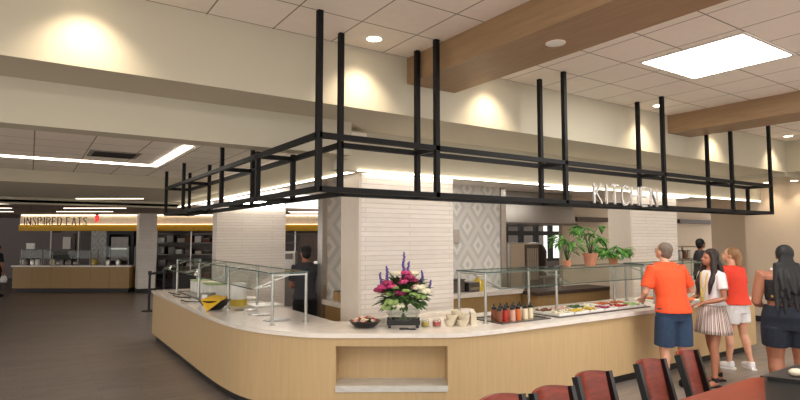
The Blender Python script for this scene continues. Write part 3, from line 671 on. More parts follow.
# rear shelf with jars at right
t=thing('pantry_shelf','open steel shelf unit behind the man in orange, right of the column','shelf unit',(11.7,7.2,0))
for z in (.3,.8,1.3,1.6): B().box(0,0,z,2.2,.5,z+.025).obj('shelf','steel',t)
for x in (0,2.16):
    for y in (0,.46): B().box(x,y,0,x+.035,y+.035,1.63).obj('upright','dark_steel',t)
jm=['white_plastic','dark_denim','red','white_plastic','purple','cream','dark_steel','white_plastic','brown_food','cream']
jn=['white','navy','red','white','purple','cream','grey','white','brown','cream']
on=['first','second','third','fourth','fifth','sixth','seventh','eighth','ninth','tenth']
for i in range(10):
    t=thing('storage_jar','%s from the left on the pantry shelf, a %s jar' % (on[i],jn[i]),'jar',(11.85+i*.2,7.4,1.325),group='storage jars on the pantry shelf')
    B().lathe([(.055,0),(.055,.15),(.04,.18)],n=14).obj('jar_body',jm[i],t,smooth='angle'); B().lathe([(.042,.18),(.042,.2)],n=14).obj('lid','dark_steel',t)
t=thing('potted_plant','round green plant on the middle pantry shelf','plant',(12.9,7.4,.825)); pot(t,.09,.12); fern(t,22,.12,.17,5,h0=.1)

# ------------------------------------------------------------------ far serving station "INSPIRED EATS"
def far(x,d,z=0): return (*px(x,d),z)
def fu(x,d=18.5): return (x-400)/549*d
D0=18.5
# light band and yellow band bulkhead (in the view-facing frame of the far station)
Mf = Matrix.Translation((*at(0,18.9),0)) @ Matrix.Rotation(-TH,4,'Z')
struct('wall_far_bulkhead', B().box(fu(12),0,2.28,fu(330),.3,2.57).xf(Mf),'band_white')
struct('trim_7', B().box(fu(12),-.06,2.06,fu(330),.3,2.28).xf(Mf),'yellow')
led('linear_light', B().box(fu(14),-.05,2.58,fu(325),-.02,2.61).xf(Mf),'light strip along the top of the far white and yellow bulkhead','led_far')
led('linear_light', B().box(fu(14),-.09,2.282,fu(325),-.07,2.29).xf(Mf),'light strip on the yellow band of the far bulkhead','led_far')
t=thing('inspired_eats_sign','dark letters reading INSPIRED EATS on the far white bulkhead','sign',far(24,18.7,2.25),-TH)
lettering('INSPIRED EATS',.27,2.15,.022,'letter_dark',t)
t=thing('exit_sign','red lit exit sign hanging from the far ceiling','sign',far(97,17.2,2.36),-TH)
B().box(-.05,-.02,-.03,.05,.02,.17).obj('sign_face','red_sign',t); B().box(-.03,-.02,.17,.03,.02,.27).obj('hanger','dark_wood',t)
t=thing('station_counter','long tan serving counter of the far food station','counter',far(15,D0,0),-TH)
Lw = fu(131)-fu(15)
B().box(-.04,-.04,.85,Lw+.04,.8,.9).obj('countertop','marble',t); B().box(.06,.08,0,Lw-.06,.7,.14).obj('toe_kick','black',t)
for k in range(6): B().box(Lw*k/6+.004,0,.14,Lw*(k+1)/6-.004,.75,.85).obj('front_panel','tan_wood',t)
def fguard(label,x0,x1,h,top):
    t=thing('sneeze_guard',label,'sneeze guard',far(x0,D0+.1,.9),-TH); L=fu(x1)-fu(x0)
    for x in (0,L):
        for y in (0,.45): B().box(x-.015,y-.015,0,x+.015,y+.015,h).obj('post','dark_steel',t)
    B().box(-.02,-.05,h,L+.02,.5,h+.012).obj('top_glass',top,t); B().box(0,-.03,h*.45,L,-.02,h-.01).obj('front_glass','far_glass',t); B().box(0,.05,h*.5,L,.45,h*.5+.015).obj('shelf',top,t)
fguard('square glass guard at the left end of the far station',23,44,.52,'far_glass')
fguard('long glass guard in the middle of the far station',46,92,.5,'far_glass')
fguard('glass guard in front of the black oven at the far station',104,130,.62,'far_glass')
t=thing('menu_stand','small white menu stand on the left guard of the far station','sign',far(32,D0+.2,1.44),-TH)
B().box(-.14,-.02,.0,.14,.02,.2).obj('card','panel' if False else 'white_plastic',t); B().box(-.1,-.04,-.005,.1,.04,0).obj('base','black',t)
for i,(x,m,n_) in enumerate(((25,'white_plastic','white cup stack'),(29,'dark_steel','dark urn'),(35,'steel','steel urn'),(40,'white_plastic','white box'),(55,'cream','cream tub'),(64,'dark_steel','dark pan'),(72,'dark_steel','dark tray stack'),(96,'yellow_gel','yellow flower jar'),(110,'steel','steel pan'),(120,'steel','long steel pan'))):
    t=thing('serving_container','%s on the far station counter' % n_,'container',far(x,D0+.35,.9),-TH); B().lathe([(.08,0),(.09,.14),(.07,.2)],n=12).obj('container_body',m,t,smooth='angle'); B().lathe([(.03,.2),(.03,.23)],n=10).obj('lid_knob','black',t)
# back of the far station
t=thing('service_window','white framed partition with a dark ledge behind the far station','partition',far(51,21,0),-TH); L=(80-51)/549*21
B().box(0,0,.9,.05,.06,2.28).box(L-.05,0,.9,L,.06,2.28).box(0,0,2.2,L,.06,2.28).box(0,0,0,L,.1,.9).obj('frame','white_trim',t); B().box(.05,.02,.9,L-.05,.05,2.2).obj('panel','grey_wall',t); B().box(.1,-.15,.95,L-.15,.02,1.15).obj('ledge','black',t)
B().box(.5,-.02,1.4,.8,.015,1.85).obj('notice','white_trim',t); B().box(.9,-.03,1.25,.98,.015,1.98).obj('strap','dark_wood',t)
B().box(.1,-.06,2.02,.4,.015,2.14).obj('light_box','black',t)
struct('wall_far_diamond', B().box(fu(92,20.5),0,0,fu(108,20.5),.1,2.3).xf(Matrix.Translation((*at(0,20.5),0))@Matrix.Rotation(-TH,4,'Z')),'diamond')
t=thing('pizza_oven','black framed oven with glass doors behind the far station','oven',far(107,19.9,0),-TH); L=(134-107)/549*19.9
B().box(0,.02,0,.1,.7,2.25).box(L-.1,.02,0,L,.7,2.25).box(.1,.02,1.95,L-.1,.7,2.25).box(.1,.02,0,L-.1,.7,.95).box(.1,.6,.95,L-.1,.7,1.95).obj('oven_body','black',t)
B().box(.18,0,1.0,L-.18,.02,1.85).obj('door_glass','dark_steel',t); B().box(.2,-.03,1.4,L-.2,-.0,1.45).obj('handle','chrome',t)
# shelving seen between the rear column and the side column
t=thing('display_shelving','long open steel shelving with packed shelves behind the rear column','shelving',far(157,20,0),-TH); L=(330-157)/549*20
for z in (.3,.75,1.2,1.62,1.95): B().box(0,0,z,L,.6,z+.03).obj('shelf','dark_steel',t)
for k in range(6): B().box(L*k/5-.02,.0,0,L*k/5+.02,.04,2.06).obj('upright','steel',t)
B().box(0,.62,0,L,.66,2.06).obj('back_panel','grey_wall',t)
random.seed(5); itm=['steel','dark_steel','white_plastic','brown_food','black','dark_wood','cream']; itn=['steel','dark steel','white','brown','black','dark brown','cream']
lv=['bottom','second','middle','upper','top']
for s,z in enumerate((.33,.78,1.23,1.65)):
    for k in range(7):
        j=random.randrange(7); x=.2+k*.33+random.uniform(-.04,.04); h=random.uniform(.1,.26); pos=px(157+ x/20*549,20.15)
        t=thing('storage_box','%s box, %s along the %s shelf of the far shelving' % (itn[j],on[k],lv[s]),'box',(*pos,z),-TH,group='boxes on the far shelving')
        B().box(-.12,0,0,.12,.3,h,.01).obj('box_body',itm[j],t); B().box(-.125,-.005,h,.125,.305,h+.02).obj('lid','dark_steel',t)
# appliances seen past the side column
t=thing('coffee_brewer','stainless coffee brewer seen between the column and the staff member','appliance',far(291,15,.9),-TH)
B().box(-.3,0,0,.12,.4,.55,.01).obj('brewer_body','steel',t); B().box(-.22,-.1,.35,.05,0,.5).obj('spout_head','dark_steel',t); B().box(-.2,-.12,.0,.05,0,.03).obj('drip_tray','black',t)
t=thing('prep_table','steel prep table standing behind the staff member','table',far(287,14.9,0),-TH)
B().box(-.1,-.1,.86,1.2,.7,.9).obj('top','steel',t); B().box(-.05,-.05,0,1.15,.65,.86).obj('cabinet','dark_steel',t)
t=thing('wall_cabinet_unit','tall brown cabinet beyond the kitchen doorway','cabinet',far(300,17.8,0),-TH)
B().box(0,0,0,.9,.4,1.98).obj('cabinet_body','dark_wood',t); B().box(.02,-.02,1.0,.42,0,1.9).obj('door','dark_wood',t); B().box(.46,-.02,1.0,.86,0,1.9).obj('door','dark_wood',t)
t=thing('steel_canister','grey steel canister on the prep table','canister',far(316,14.9,.9),-TH); B().lathe([(.07,0),(.07,.25),(.04,.3)],n=14).obj('canister_body','steel',t,smooth='angle'); B().lathe([(.03,.3),(.03,.33)],n=10).obj('lid','black',t)
# stanchions by the end of the counter
def stanchion(loc,label):
    t=thing('stanchion',label,'stanchion',loc)
    B().lathe([(.17,0),(.17,.02),(.05,.04)],n=24).obj('base','black',t,smooth='angle'); B().lathe([(.03,.04),(.03,.96)],n=14).obj('pole','black',t,smooth='angle'); B().lathe([(.045,.9),(.045,1.0)],n=14).obj('belt_head','black_gloss',t,smooth='angle')
    return t
stanchion((2.53,15.0,0),'left black belt stanchion beside the rear column'); stanchion((2.98,15.6,0),'right black belt stanchion near the end of the counter')
B().bar((2.575,15.06,.93),(2.935,15.54,.93),.005,.06).obj('stanchion_belt','black_cloth',label='black belt strung between the two stanchions',cat='belt')
t=thing('trash_bin','black bin behind the end of the left counter wing','bin',(3.0,13.4,0)); B().box(-.22,-.2,0,.22,.2,1.0,.02).obj('bin_body','black',t); B().box(-.23,-.21,1.001,.23,.21,1.06,.01).obj('lid','black_gloss',t)

# ------------------------------------------------------------------ foreground chairs and table
def chair(loc, rotz, label, W=.355):
    t=thing('dining_chair',label,'chair',loc,rotz)       # faces local -y, back at y=0
    def arc(x,dy): return -.055*(1-(x/(W/2))**2)*-1+dy
    lean=.1
    n=10; b=B(); F=[]
    for k in range(8):
        z=.46+.42*k/7; row=[]
        for i in range(n+1):
            x=-W/2+.03+(W-.06)*i/n; zz=z+(.014*(1-(x/(W/2))**2) if k==7 else 0); row.append((x, arc(x,0)+lean*(z-.46)/.45, zz))
        F.append(row)
    f=[[b.bm.verts.new(p) for p in r] for r in F]; g=[[b.bm.verts.new((p[0],p[1]+.02,p[2])) for p in r] for r in F]
    for k in range(7):
        for i in range(n):
            b.bm.faces.new((f[k][i],f[k][i+1],f[k+1][i+1],f[k+1][i])); b.bm.faces.new((g[k+1][i],g[k+1][i+1],g[k][i+1],g[k][i]))
    for k in (0,7):
        for i in range(n): b.bm.faces.new((f[k][i],f[k][i+1],g[k][i+1],g[k][i]) if k else (g[k][i],g[k][i+1],f[k][i+1],f[k][i]))
    for i in (0,n):
        for k in range(7): b.bm.faces.new((f[k][i],g[k][i],g[k+1][i],f[k+1][i]))
    b.obj('backrest','chair_wood',t,smooth='angle')
    for s in (-1,1): B().bar((s*(W/2-.012),-.02,.0+.44),(s*(W/2-.012),lean+.005,.885),.034,.05).obj('back_upright','black_gloss',t)
    B().box(-W/2+.01,-.44,.43,W/2-.01,-.02,.47,.01).obj('seat','chair_wood',t)
    for s in (-1,1):
        B().bar((s*(W/2-.03),-.41,0),(s*(W/2-.03),-.4,.43),.035).obj('leg','black_gloss',t); B().bar((s*(W/2-.03),.06,0),(s*(W/2-.03),-.04,.44),.035).obj('leg','black_gloss',t)
    return t
CH=[(2.38,2.36,-.05,'cherry wood dining chair lowest in the row, only its top showing'),(2.78,2.31,-.05,'second cherry wood chair from the left in the row by the counter'),(3.33,2.42,-.05,'middle cherry wood dining chair of the row'),
    (4.04,2.42,-.02,'fourth cherry wood chair of the row, before the legs of the orange-shirted man'),(4.62,2.44,.1,'last cherry wood chair of the row, at the corner of the red-brown table')]
for x,y,r,lb in CH: chair((x,y,0),r,lb)
def rrect(x0,y0,x1,y1,r,n=6):
    out=[]
    for cx,cy,a0 in ((x1-r,y0+r,-PI/2),(x1-r,y1-r,0),(x0+r,y1-r,PI/2),(x0+r,y0+r,PI)):
        for k in range(n+1): a=a0+PI/2*k/n; out.append((cx+r*math.cos(a),cy+r*math.sin(a)))
    return out
t=thing('dining_table','red-brown wood table with rounded corner at the bottom right','table',(0,0,0))
B().prism(rrect(1.7,1.15,4.85,2.1,.14),.72,.75).obj('tabletop','table_wood',t,smooth='angle')
for x in (2.2,4.2):
    B().lathe([(.28,0),(.28,.02),(.05,.04)],(x,1.6,0),24).obj('base','black_gloss',t,smooth='angle'); B().lathe([(.04,.04),(.04,.72)],(x,1.6,0),16).obj('pedestal','black_gloss',t,smooth='angle')
B().lathe([(.09,0),(.13,.012),(.13,.018),(.09,.006)],n=28).obj('small_plate','cream',smooth='angle',loc=(3.72,1.83,.75),label='small beige plate at the near edge of the red-brown table',cat='plate')
t=thing('dining_table','grey topped table just right of the red-brown table','table',(0,0,0))
B().box(4.87,1.2,.72,6.0,2.1,.75,.004).obj('tabletop','dark_steel',t)
B().lathe([(.28,0),(.28,.02),(.05,.04)],(5.4,1.65,0),24).obj('base','black_gloss',t,smooth='angle'); B().lathe([(.04,.04),(.04,.72)],(5.4,1.65,0),16).obj('pedestal','black_gloss',t,smooth='angle')
t=thing('serving_tray','black serving tray lying across the two tables at the bottom right corner','tray',(4.70,2.0,.7505),-math.radians(66.6))
B().box(0,-.75,0,.55,0,.012).obj('tray_base','black_gloss',t); B().box(0,-.75,.012,.02,0,.04).box(.53,-.75,.012,.55,0,.04).box(.02,-.02,.012,.53,0,.04).box(.02,-.75,.012,.53,-.73,.04).obj('rim','black_gloss',t)
B().ell((0,0,.03),(.07,.045,.03)).obj('bread_roll','cream',smooth=True,loc=(5.08,1.93,.751),label='small pale bread roll on the grey topped table behind the black tray',cat='food')

# ------------------------------------------------------------------ people
def bake(o):
    bpy.context.view_layer.update(); dg=bpy.context.evaluated_depsgraph_get(); me=bpy.data.meshes.new_from_object(o.evaluated_get(dg)); me.name=o.name
    o.modifiers.clear(); o.data=me
    for p in me.polygons: p.use_smooth=True
def skinobj(b, name, m, parent, vox=.008, sm=4):
    o=b.obj(name,m,parent)
    r=o.modifiers.new('r','REMESH'); r.mode='VOXEL'; r.voxel_size=vox
    s=o.modifiers.new('s','SMOOTH'); s.factor=.5; s.iterations=sm
    bake(o); return o
def hand(b, wrist, dirv, palm, side):
    w_=Vector(wrist); d=Vector(dirv).normalized(); n=Vector(palm); n=(n-d*n.dot(d)).normalized(); s=d.cross(n).normalized()*side
    b.tube([w_-d*.01,w_+d*.03,w_+d*.075,w_+d*.09],[.026,.036,.038,.03],10,.55) if False else None
    for k in range(4):
        o=s*(.030-.020*k); b.tube([w_, w_+d*.04+o*.8, w_+d*.088+o],[.017,.015,.012],8)
        L_=(.07,.08,.074,.058)[k]; b.tube([w_+d*.08+o, w_+d*(.088+L_*.5)+o*1.1+n*.008, w_+d*(.088+L_*.85)+o*1.1+n*.028],[.0105,.0095,.008],8)
    b.tube([w_+d*.02+s*.02, w_+d*.05+s*.052+n*.01, w_+d*.085+s*.06+n*.025],[.014,.012,.009],8)
def person(label, x, y, az, H, skin, sk):
    """sk: dict with shoulder/arm/leg joints in metres for a 1.75 m figure (x right, y ahead, z up)"""
    name='person'; t=thing(name,label,'person',(x,y,0),-math.radians(az)); s=H/1.75; t.scale=(s,s,s)
    wd=sk.get('w',1.0); lean=sk.get('lean',0.)
    b=B()
    ly=lambda z: lean*max(0,z-.95)
    T=[(.84,.125,.10),(.90,.168,.118),(.97,.165,.118),(1.08,.14,.10),(1.2,.15,.105),(1.32,.17,.112),(1.40,.172,.10),(1.45,.12,.075),(1.49,.06,.055)]
    b.hloft([(0,ly(z)-.005,z,rx*wd,ry*wd) for z,rx,ry in T],20)
    b.tube([(0,ly(1.44)-.005,1.44),(0,ly(1.53)+.0,1.53),(0,ly(1.58)+.015,1.6)],[.06,.052,.05],12)
    hy,hp=sk.get('head',(0,0)); hc=Vector((0,ly(1.6)+.02,1.56)); R=Matrix.Translation(hc)@Matrix.Rotation(math.radians(hy),4,'Z')@Matrix.Rotation(math.radians(-hp),4,'X')
    def hp_(v): return R@Vector(v)
    rot=R.to_3x3().to_4x4()
    b.ell(hp_((0,-.005,.085)),(.076,.094,.098),rot,18); b.ell(hp_((0,.03,.035)),(.056,.062,.07),rot,14); b.ell(hp_((0,.055,-.01)),(.03,.03,.024),rot,10)
    b.tube([hp_((0,.085,.075)),hp_((0,.102,.05)),hp_((0,.112,.035)),hp_((0,.09,.028))],[.009,.012,.014,.01],8)
    for q in (-1,1): b.ell(hp_((q*.077,-.005,.055)),(.010,.02,.032),rot,8); b.ell(hp_((q*.03,.08,.075)),(.02,.012,.012),rot,8)
    b.ell(hp_((0,.088,.008)),(.022,.01,.009),rot,8)
    J={}
    for q,nm in ((-1,'L'),(1,'R')):
        sh=Vector((q*.178*wd,ly(1.4),1.405)); el=Vector(sk['el'+nm]); wr=Vector(sk['wr'+nm])
        J['sh'+nm]=sh; J['el'+nm]=el; J['wr'+nm]=wr
        b.tube([(q*.09,ly(1.4),1.39),sh,sh.lerp(el,.5),el,el.lerp(wr,.35),wr],[.05,.056*wd,.046*wd,.037*wd,.038*wd,.024],12)
        hd=Vector(sk.get('hd'+nm, wr-el)); pn=Vector(sk.get('pn'+nm,(0,0,-1))); hand(b,wr,hd,pn,-q)
        ft=Vector(sk['ft'+nm]); hip=Vector((q*.088*wd,0,.88)); kn=Vector(sk.get('kn'+nm,hip.lerp(ft,.46)+Vector((0,.025,0)))); an=ft+Vector((0,-.02,.085))
        J['hip'+nm]=hip; J['kn'+nm]=kn; J['an'+nm]=an; J['ft'+nm]=ft
        lw=sk.get('lw',1.)*wd; calf=kn.lerp(an,.3)+Vector((0,-.012,0))
        b.tube([hip+Vector((0,0,.03)),hip+Vector((0,0,-.06)),hip.lerp(kn,.5),kn,calf,kn.lerp(an,.7),an],[.085*lw,.088*lw,.074*lw,.054*lw,.056*lw,.04*lw,.034],14)
        yw=math.radians(sk.get('toe',8))*q; fd=Vector((math.sin(yw),math.cos(yw),0))
        b.tube([an-fd*.035+Vector((0,0,-.03)),an+Vector((0,0,-.035))+fd*.03,ft+fd*.1+Vector((0,0,.03)),ft+fd*.16+Vector((0,0,.022))],[.034,.04,.032,.02],10)
    body=skinobj(b,'body',skin,t,.0075,3)
    for q in (-1,1): B().ell(hp_((q*.031,.092,.075)),(.012,.006,.006),rot,8).obj('eye','eye',t,smooth=True)
    return t,J,hp_,rot,ly,wd
def shirt(t,J,ly,wd,m,z0=.9,sleeve=.62,neck=1.475,g=.02,name='shirt',hem=.02):
    T=[(z0,.172+hem,.125+hem),(1.0,.165,.125),(1.08,.148,.115),(1.2,.155,.115),(1.32,.172,.12),(1.40,.175,.106),(1.45,.13,.085),(neck,.085,.07)]
    T=[q for q in T if q[0]>=z0]
    b=B().hloft([(0,ly(z)-.005,z,rx*wd+g,ry*wd+g) for z,rx,ry in T],24)
    for nm in ('L','R'):
        sh=J['sh'+nm]; e=sh.lerp(J['el'+nm],sleeve); q=-1 if nm=='L' else 1
        b.tube([(q*.08,ly(1.4),1.395),sh+Vector((0,0,-.005)),sh.lerp(e,.5),e],[.062*wd,.071*wd,.066*wd,.068*wd],14)
    return skinobj(b,name,m,t,.009,3)
def shorts(t,J,wd,m,lw=1.,f=.85,z1=1.0,g=.02,name='shorts'):
    b=B().hloft([(0,-.003,.80,(.088+.1*lw)*wd+g*.4,.1*lw*wd+.012),(0,-.004,.88,(.09+.1*lw)*wd+g*.4,.108*lw*wd+.014),(0,-.005,.95,.178*wd+g,.126*wd+g*.8),(0,-.005,z1,.158*wd+g*.8,.118*wd+g*.8)],24)
    for nm in ('L','R'):
        h=J['hip'+nm].lerp(J['kn'+nm],.1); k=J['kn'+nm]; e=J['hip'+nm].lerp(k,f); b.tube([h,h.lerp(e,.5),e],[.1*lw*wd+.01,.098*lw*wd+.01,.086*lw*wd+.018],16)
    return skinobj(b,name,m,t,.009,3)
def shoe(t,J,nm,m,toe=8,sole='white_plastic'):
    ft=J['ft'+nm]; q=-1 if nm=='L' else 1; yw=math.radians(toe)*q; fd=Vector((math.sin(yw),math.cos(yw),0))
    b=B().tube([ft-fd*.075+Vector((0,-.0,.045)),ft-fd*.02+Vector((0,0,.055)),ft+fd*.08+Vector((0,0,.045)),ft+fd*.15+Vector((0,0,.035)),ft+fd*.185+Vector((0,0,.03))],[.035,.05,.046,.04,.02],14)
    b.tube([ft-fd*.03+Vector((0,0,.03)),ft-fd*.03+Vector((0,0,.11))],[.05,.046],12)
    o=skinobj(b,'shoe',m,t,.008,3)
    B().prism([(ft.x+fd.x*a+fd.y*c,ft.y+fd.y*a-fd.x*c) for a,c in ((-.1,-.032),(.08,-.045),(.17,-.03),(.2,0),(.17,.03),(.08,.045),(-.1,.032))],0.0,.022).obj('sole',sole,o)
def hair_short(t,hp_,rot,m,k=1.0):
    b=B().ell(hp_((0,-.02,.105)),(.083*k,.092*k,.09*k),rot,16).ell(hp_((0,-.045,.06)),(.074*k,.066*k,.085*k),rot,14); return skinobj(b,'hair',m,t,.008,2)

random.seed(2)
def locks(b, starts, drop, n, spread, rad, rnd):
    random.seed(rnd)
    for k in range(n):
        f=(k+.5)/n*2-1; p0=Vector(starts[0]); p1=Vector(starts[1]); e=Vector(drop)
        m1=p1+Vector((f*spread*.7,-.01*math.cos(f*3),0)); en=e+Vector((f*spread+random.uniform(-.02,.02),random.uniform(-.02,.02),random.uniform(-.05,.06)))
        md=m1.lerp(en,.5)+Vector((random.uniform(-.015,.015),-.02*(1-abs(f)),0))
        b.tube([p0,p1.lerp(m1,.5),m1,md,en],[rad*1.6,rad*1.5,rad*1.3,rad*1.15,rad*.5],8)
# man in the orange T-shirt
t,J,hp_,rot,ly,wd=person('man in an orange T-shirt and blue shorts serving himself at the counter',6.67,3.83,26,1.79,'skin_light',
  dict(w=1.1,lean=.26,head=(20,-16),elL=(-.30,.10,1.13),wrL=(-.20,.32,1.04),elR=(.33,.12,1.14),wrR=(.22,.38,1.10),ftL=(-.13,.02,0),ftR=(.12,-.06,0)))
shirt(t,J,ly,wd,'orange',.9,.78,1.5,.024,hem=.01); shorts(t,J,wd,'denim',1.05,.95)
hair_short(t,hp_,rot,'hair_grey',1.0)
for q in 'LR': shoe(t,J,q,'black_cloth',sole='black')
# young woman with white top and striped skirt-shorts
t,J,hp_,rot,ly,wd=person('young woman in a white top and striped shorts facing left with a yellow lanyard',7.24,3.64,-66,1.70,'skin_tan',
  dict(w=.93,head=(-8,-8),elL=(-.24,.02,1.12),wrL=(-.13,.24,1.06),elR=(.23,.03,1.12),wrR=(.12,.25,1.05),ftL=(-.14,.14,0),ftR=(.12,-.14,0),lw=1.02))
shirt(t,J,ly,wd,'white_cotton',1.02,.6,1.47,.02,name='blouse')
b=B(); n=48; rs=[]
for z,r in ((1.05,.145),(.98,.17),(.85,.20),(.72,.225),(.66,.235)):
    rs.append([((r+.012*math.sin(k*2*PI/n*12)*(1.05-z)/.35)*math.cos(k*2*PI/n),(r*.86+.012*math.sin(k*2*PI/n*12)*(1.05-z)/.35)*math.sin(k*2*PI/n),z) for k in range(n)])
o=b.rings(rs,False).obj('striped_shorts','stripes',t,smooth=True); md=o.modifiers.new('s','SOLIDIFY'); md.thickness=.006
B().bar((-.06,.105,1.44),(-.015,.148,1.14),.022,.006).bar((.06,.105,1.44),(.015,.148,1.14),.022,.006).box(-.035,.145,1.02,.035,.152,1.13).obj('lanyard','lanyard',t)
b=B().ell(hp_((0,-.016,.108)),(.086,.098,.092),rot,16)
locks(b,(hp_((0,-.06,.12)),hp_((0,-.085,.0))),(0,-.15,1.14),9,.12,.026,6)
for q in (-1,1): b.tube([hp_((q*.05,.03,.15)),hp_((q*.078,.0,.06)),hp_((q*.088,.0,-.02)),(q*.11,.05,1.42),(q*.12,.115,1.30),(q*.10,.125,1.16)],[.03,.036,.042,.04,.032,.012],10)
skinobj(b,'hair','hair_dark',t,.008,2)
for nm in 'LR':
    an=J['an'+nm]; B().tube([an+Vector((0,0,-.02)),an+Vector((0,0,.035))],[.043,.041],14).obj('ankle_strap','black_cloth',t,smooth='angle'); 
    ft=J['ft'+nm]; B().prism([(ft.x+c,ft.y+a) for a,c in ((-.1,-.03),(.08,-.042),(.17,-.03),(.2,0),(.17,.03),(.08,.042),(-.1,.03))],0,.018).obj('sandal_sole','black_cloth',t)
wl=t
pl=B().lathe([(.07,0),(.125,.018),(.13,.024),(.07,.008)],n=28).obj('food_plate','white_plastic',smooth='angle',label='white plate of food held by the young woman in the white top',cat='plate')
ang=-math.radians(-66); f_=1.70/1.75
def loc2(p,x0,y0,a,s): return (x0+(p[0]*math.cos(a)-p[1]*math.sin(a))*s, y0+(p[0]*math.sin(a)+p[1]*math.cos(a))*s, p[2]*s)
pl.location=loc2((0,.36,1.075),7.24,3.64,ang,f_)
b=B()
for k in range(14): b.ell((random.uniform(-.05,.05),random.uniform(-.05,.05),.025),(.025,.02,.018),None,6)
b.obj('plated_food','orange_sauce',smooth=True,loc=pl.location,label='orange food on the plate held by the young woman',cat='food',kind='stuff')
# woman in coral shirt behind
t,J,hp_,rot,ly,wd=person('woman in a coral red T-shirt and white shorts behind the young woman',8.37,3.87,8,1.71,'skin_light',
  dict(w=1.02,head=(30,-16),lean=.1,elL=(-.26,.06,1.12),wrL=(-.16,.28,1.06),elR=(.26,.05,1.12),wrR=(.16,.28,1.05),ftL=(-.13,.08,0),ftR=(.12,-.08,0),lw=1.0,toe=25))
shirt(t,J,ly,wd,'coral',.92,.7,1.48,.024); shorts(t,J,wd,'white_cotton',1.05,.55)
b=B().ell(hp_((0,-.022,.1)),(.09,.098,.098),rot,16).tube([hp_((0,-.09,.1)),hp_((0,-.12,.02)),(0,ly(1.45)-.1,1.46)],[.05,.055,.03],12); skinobj(b,'hair','hair_blond',t,.008,2)
for q in 'LR': shoe(t,J,q,'white_cotton',25)
# woman with long black hair
t,J,hp_,rot,ly,wd=person('woman with long black hair, floral crop top and dark denim shorts at right edge',7.17,2.78,52,1.76,'skin_brown',
  dict(w=1.36,head=(-6,-8),elL=(-.30,.0,1.10),wrL=(-.20,.24,1.05),elR=(.30,.0,1.10),wrR=(.20,.24,1.02),ftL=(-.12,.03,0),ftR=(.13,-.05,0),lw=1.1))
b=B().hloft([(0,-.005,z,rx*wd+.014,ry*wd+.014) for z,rx,ry in ((1.12,.142,.102),(1.2,.15,.105),(1.3,.166,.112),(1.36,.172,.108))],24); skinobj(b,'crop_top','floral',t,.009,3)
for q in (-1,1): B().tube([(q*.11,.13,1.34),(q*.12,.05,1.475),(q*.11,-.10,1.42),(q*.10,-.155,1.34)],.014,8).obj('top_strap','white_cotton',t,smooth=True)
shorts(t,J,wd,'dark_denim',1.0,.66,1.07,.016)
b=B().ell(hp_((0,-.022,.1)),(.092,.102,.1),rot,16)
locks(b,(hp_((0,-.07,.12)),hp_((0,-.105,-.01))),(0,-.165,1.02),11,.15,.028,4)
locks(b,(hp_((0,-.07,.08)),hp_((0,-.10,-.03))),(0,-.20,1.2),7,.12,.03,9)
skinobj(b,'hair','hair_black',t,.008,2)
for q in 'LR': shoe(t,J,q,'black_cloth',sole='black')
# kitchen staff
t,J,hp_,rot,ly,wd=person('kitchen worker in a dark polo shirt and black cap seen from behind, hand on hip',3.55,7.9,22,1.72,'skin_tan',
  dict(w=.94,head=(20,-4),elL=(-.22,.10,1.12),wrL=(-.12,.30,1.05),elR=(.38,-.05,1.17),wrR=(.19,.02,1.03),ftL=(-.12,.03,0),ftR=(.12,-.02,0)))
shirt(t,J,ly,wd,'dark_cloth',.92,.7,1.49,.024,name='polo_shirt')
b=B().hloft([(0,-.005,.83,.16*wd,.13*wd),(0,-.005,.9,.19*wd,.145*wd),(0,-.005,1.0,.18*wd,.135*wd)],24)
for nm in 'LR': b.tube([J['hip'+nm],J['hip'+nm].lerp(J['kn'+nm],.5),J['kn'+nm],J['an'+nm]],[.11,.1,.08,.065],16)
skinobj(b,'trousers','black_cloth',t,.009,3)
b=B().ell(hp_((0,-.015,.125)),(.088,.1,.075),rot,16); o=skinobj(b,'cap','black_cloth',t,.008,2)
hair_short(t,hp_,rot,'hair_black',.98)
for q in 'LR': shoe(t,J,q,'black_cloth',sole='black')
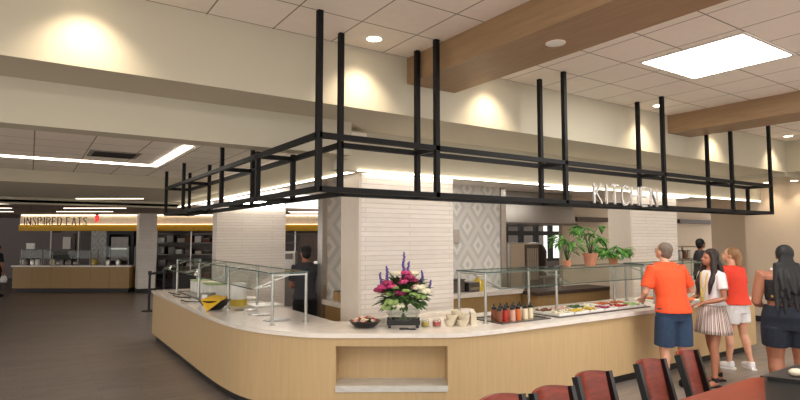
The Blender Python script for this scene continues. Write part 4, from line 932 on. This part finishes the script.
# distant worker whose head shows beyond
t,J,hp_,rot,ly,wd=person('person with dark hair standing beyond the counter, only the head showing',12.95,6.74,150,1.81,'skin_brown',
  dict(w=1.0,head=(40,-5),elL=(-.24,.02,1.12),wrL=(-.2,.22,1.02),elR=(.24,.02,1.12),wrR=(.2,.22,1.02),ftL=(-.12,.03,0),ftR=(.12,0,0)))
shirt(t,J,ly,wd,'dark_cloth',.92,.7,1.49,.024); 
b=B().hloft([(0,-.005,.83,.17,.14),(0,-.005,.9,.19,.145),(0,-.005,1.0,.18,.135)],24)
for nm in 'LR': b.tube([J['hip'+nm],J['kn'+nm],J['an'+nm]],[.11,.08,.065],16)
skinobj(b,'trousers','black_cloth',t,.009,3); hair_short(t,hp_,rot,'hair_black',1.08)
for q in 'LR': shoe(t,J,q,'black_cloth',sole='black')
# far left passer-by with bag
X0,Y0=px(-1,17.0)
t,J,hp_,rot,ly,wd=person('person in dark clothes at the far left edge carrying a white bag',X0,Y0,60,1.62,'skin_brown',
  dict(w=1.1,head=(0,0),elL=(-.27,.0,1.12),wrL=(-.26,.05,.87),elR=(.28,.0,1.12),wrR=(.30,.06,.88),ftL=(-.12,.15,0),ftR=(.12,-.1,0),hdL=(0,0,-1),hdR=(0,.1,-1),pnL=(1,0,0),pnR=(-1,0,0)))
shirt(t,J,ly,wd,'black_cloth',.9,.85,1.49,.024)
b=B().hloft([(0,-.005,.83,.17,.14),(0,-.005,.9,.2,.15),(0,-.005,1.0,.19,.14)],24)
for nm in 'LR': b.tube([J['hip'+nm],J['kn'+nm],J['an'+nm]],[.115,.085,.065],16)
skinobj(b,'trousers','black_cloth',t,.009,3); hair_short(t,hp_,rot,'hair_black',1.1)
for q in 'LR': shoe(t,J,q,'black_cloth',sole='black')
f_=1.62/1.75; p=loc2((.30,.07,.50),X0,Y0,-math.radians(60),f_)
t=thing('carrier_bag','white carrier bag held by the person at the far left edge','bag',p,-TH)
B().hloft([(0,0,0,.09,.05),(0,0,.1,.11,.06),(0,0,.2,.07,.04)],14).obj('bag_body','white_plastic',t,smooth=True); B().tube([(-.03,0,.19),(-.02,0,.27),(.02,0,.27),(.03,0,.19)],.008,8).obj('handle','white_plastic',t,smooth=True)
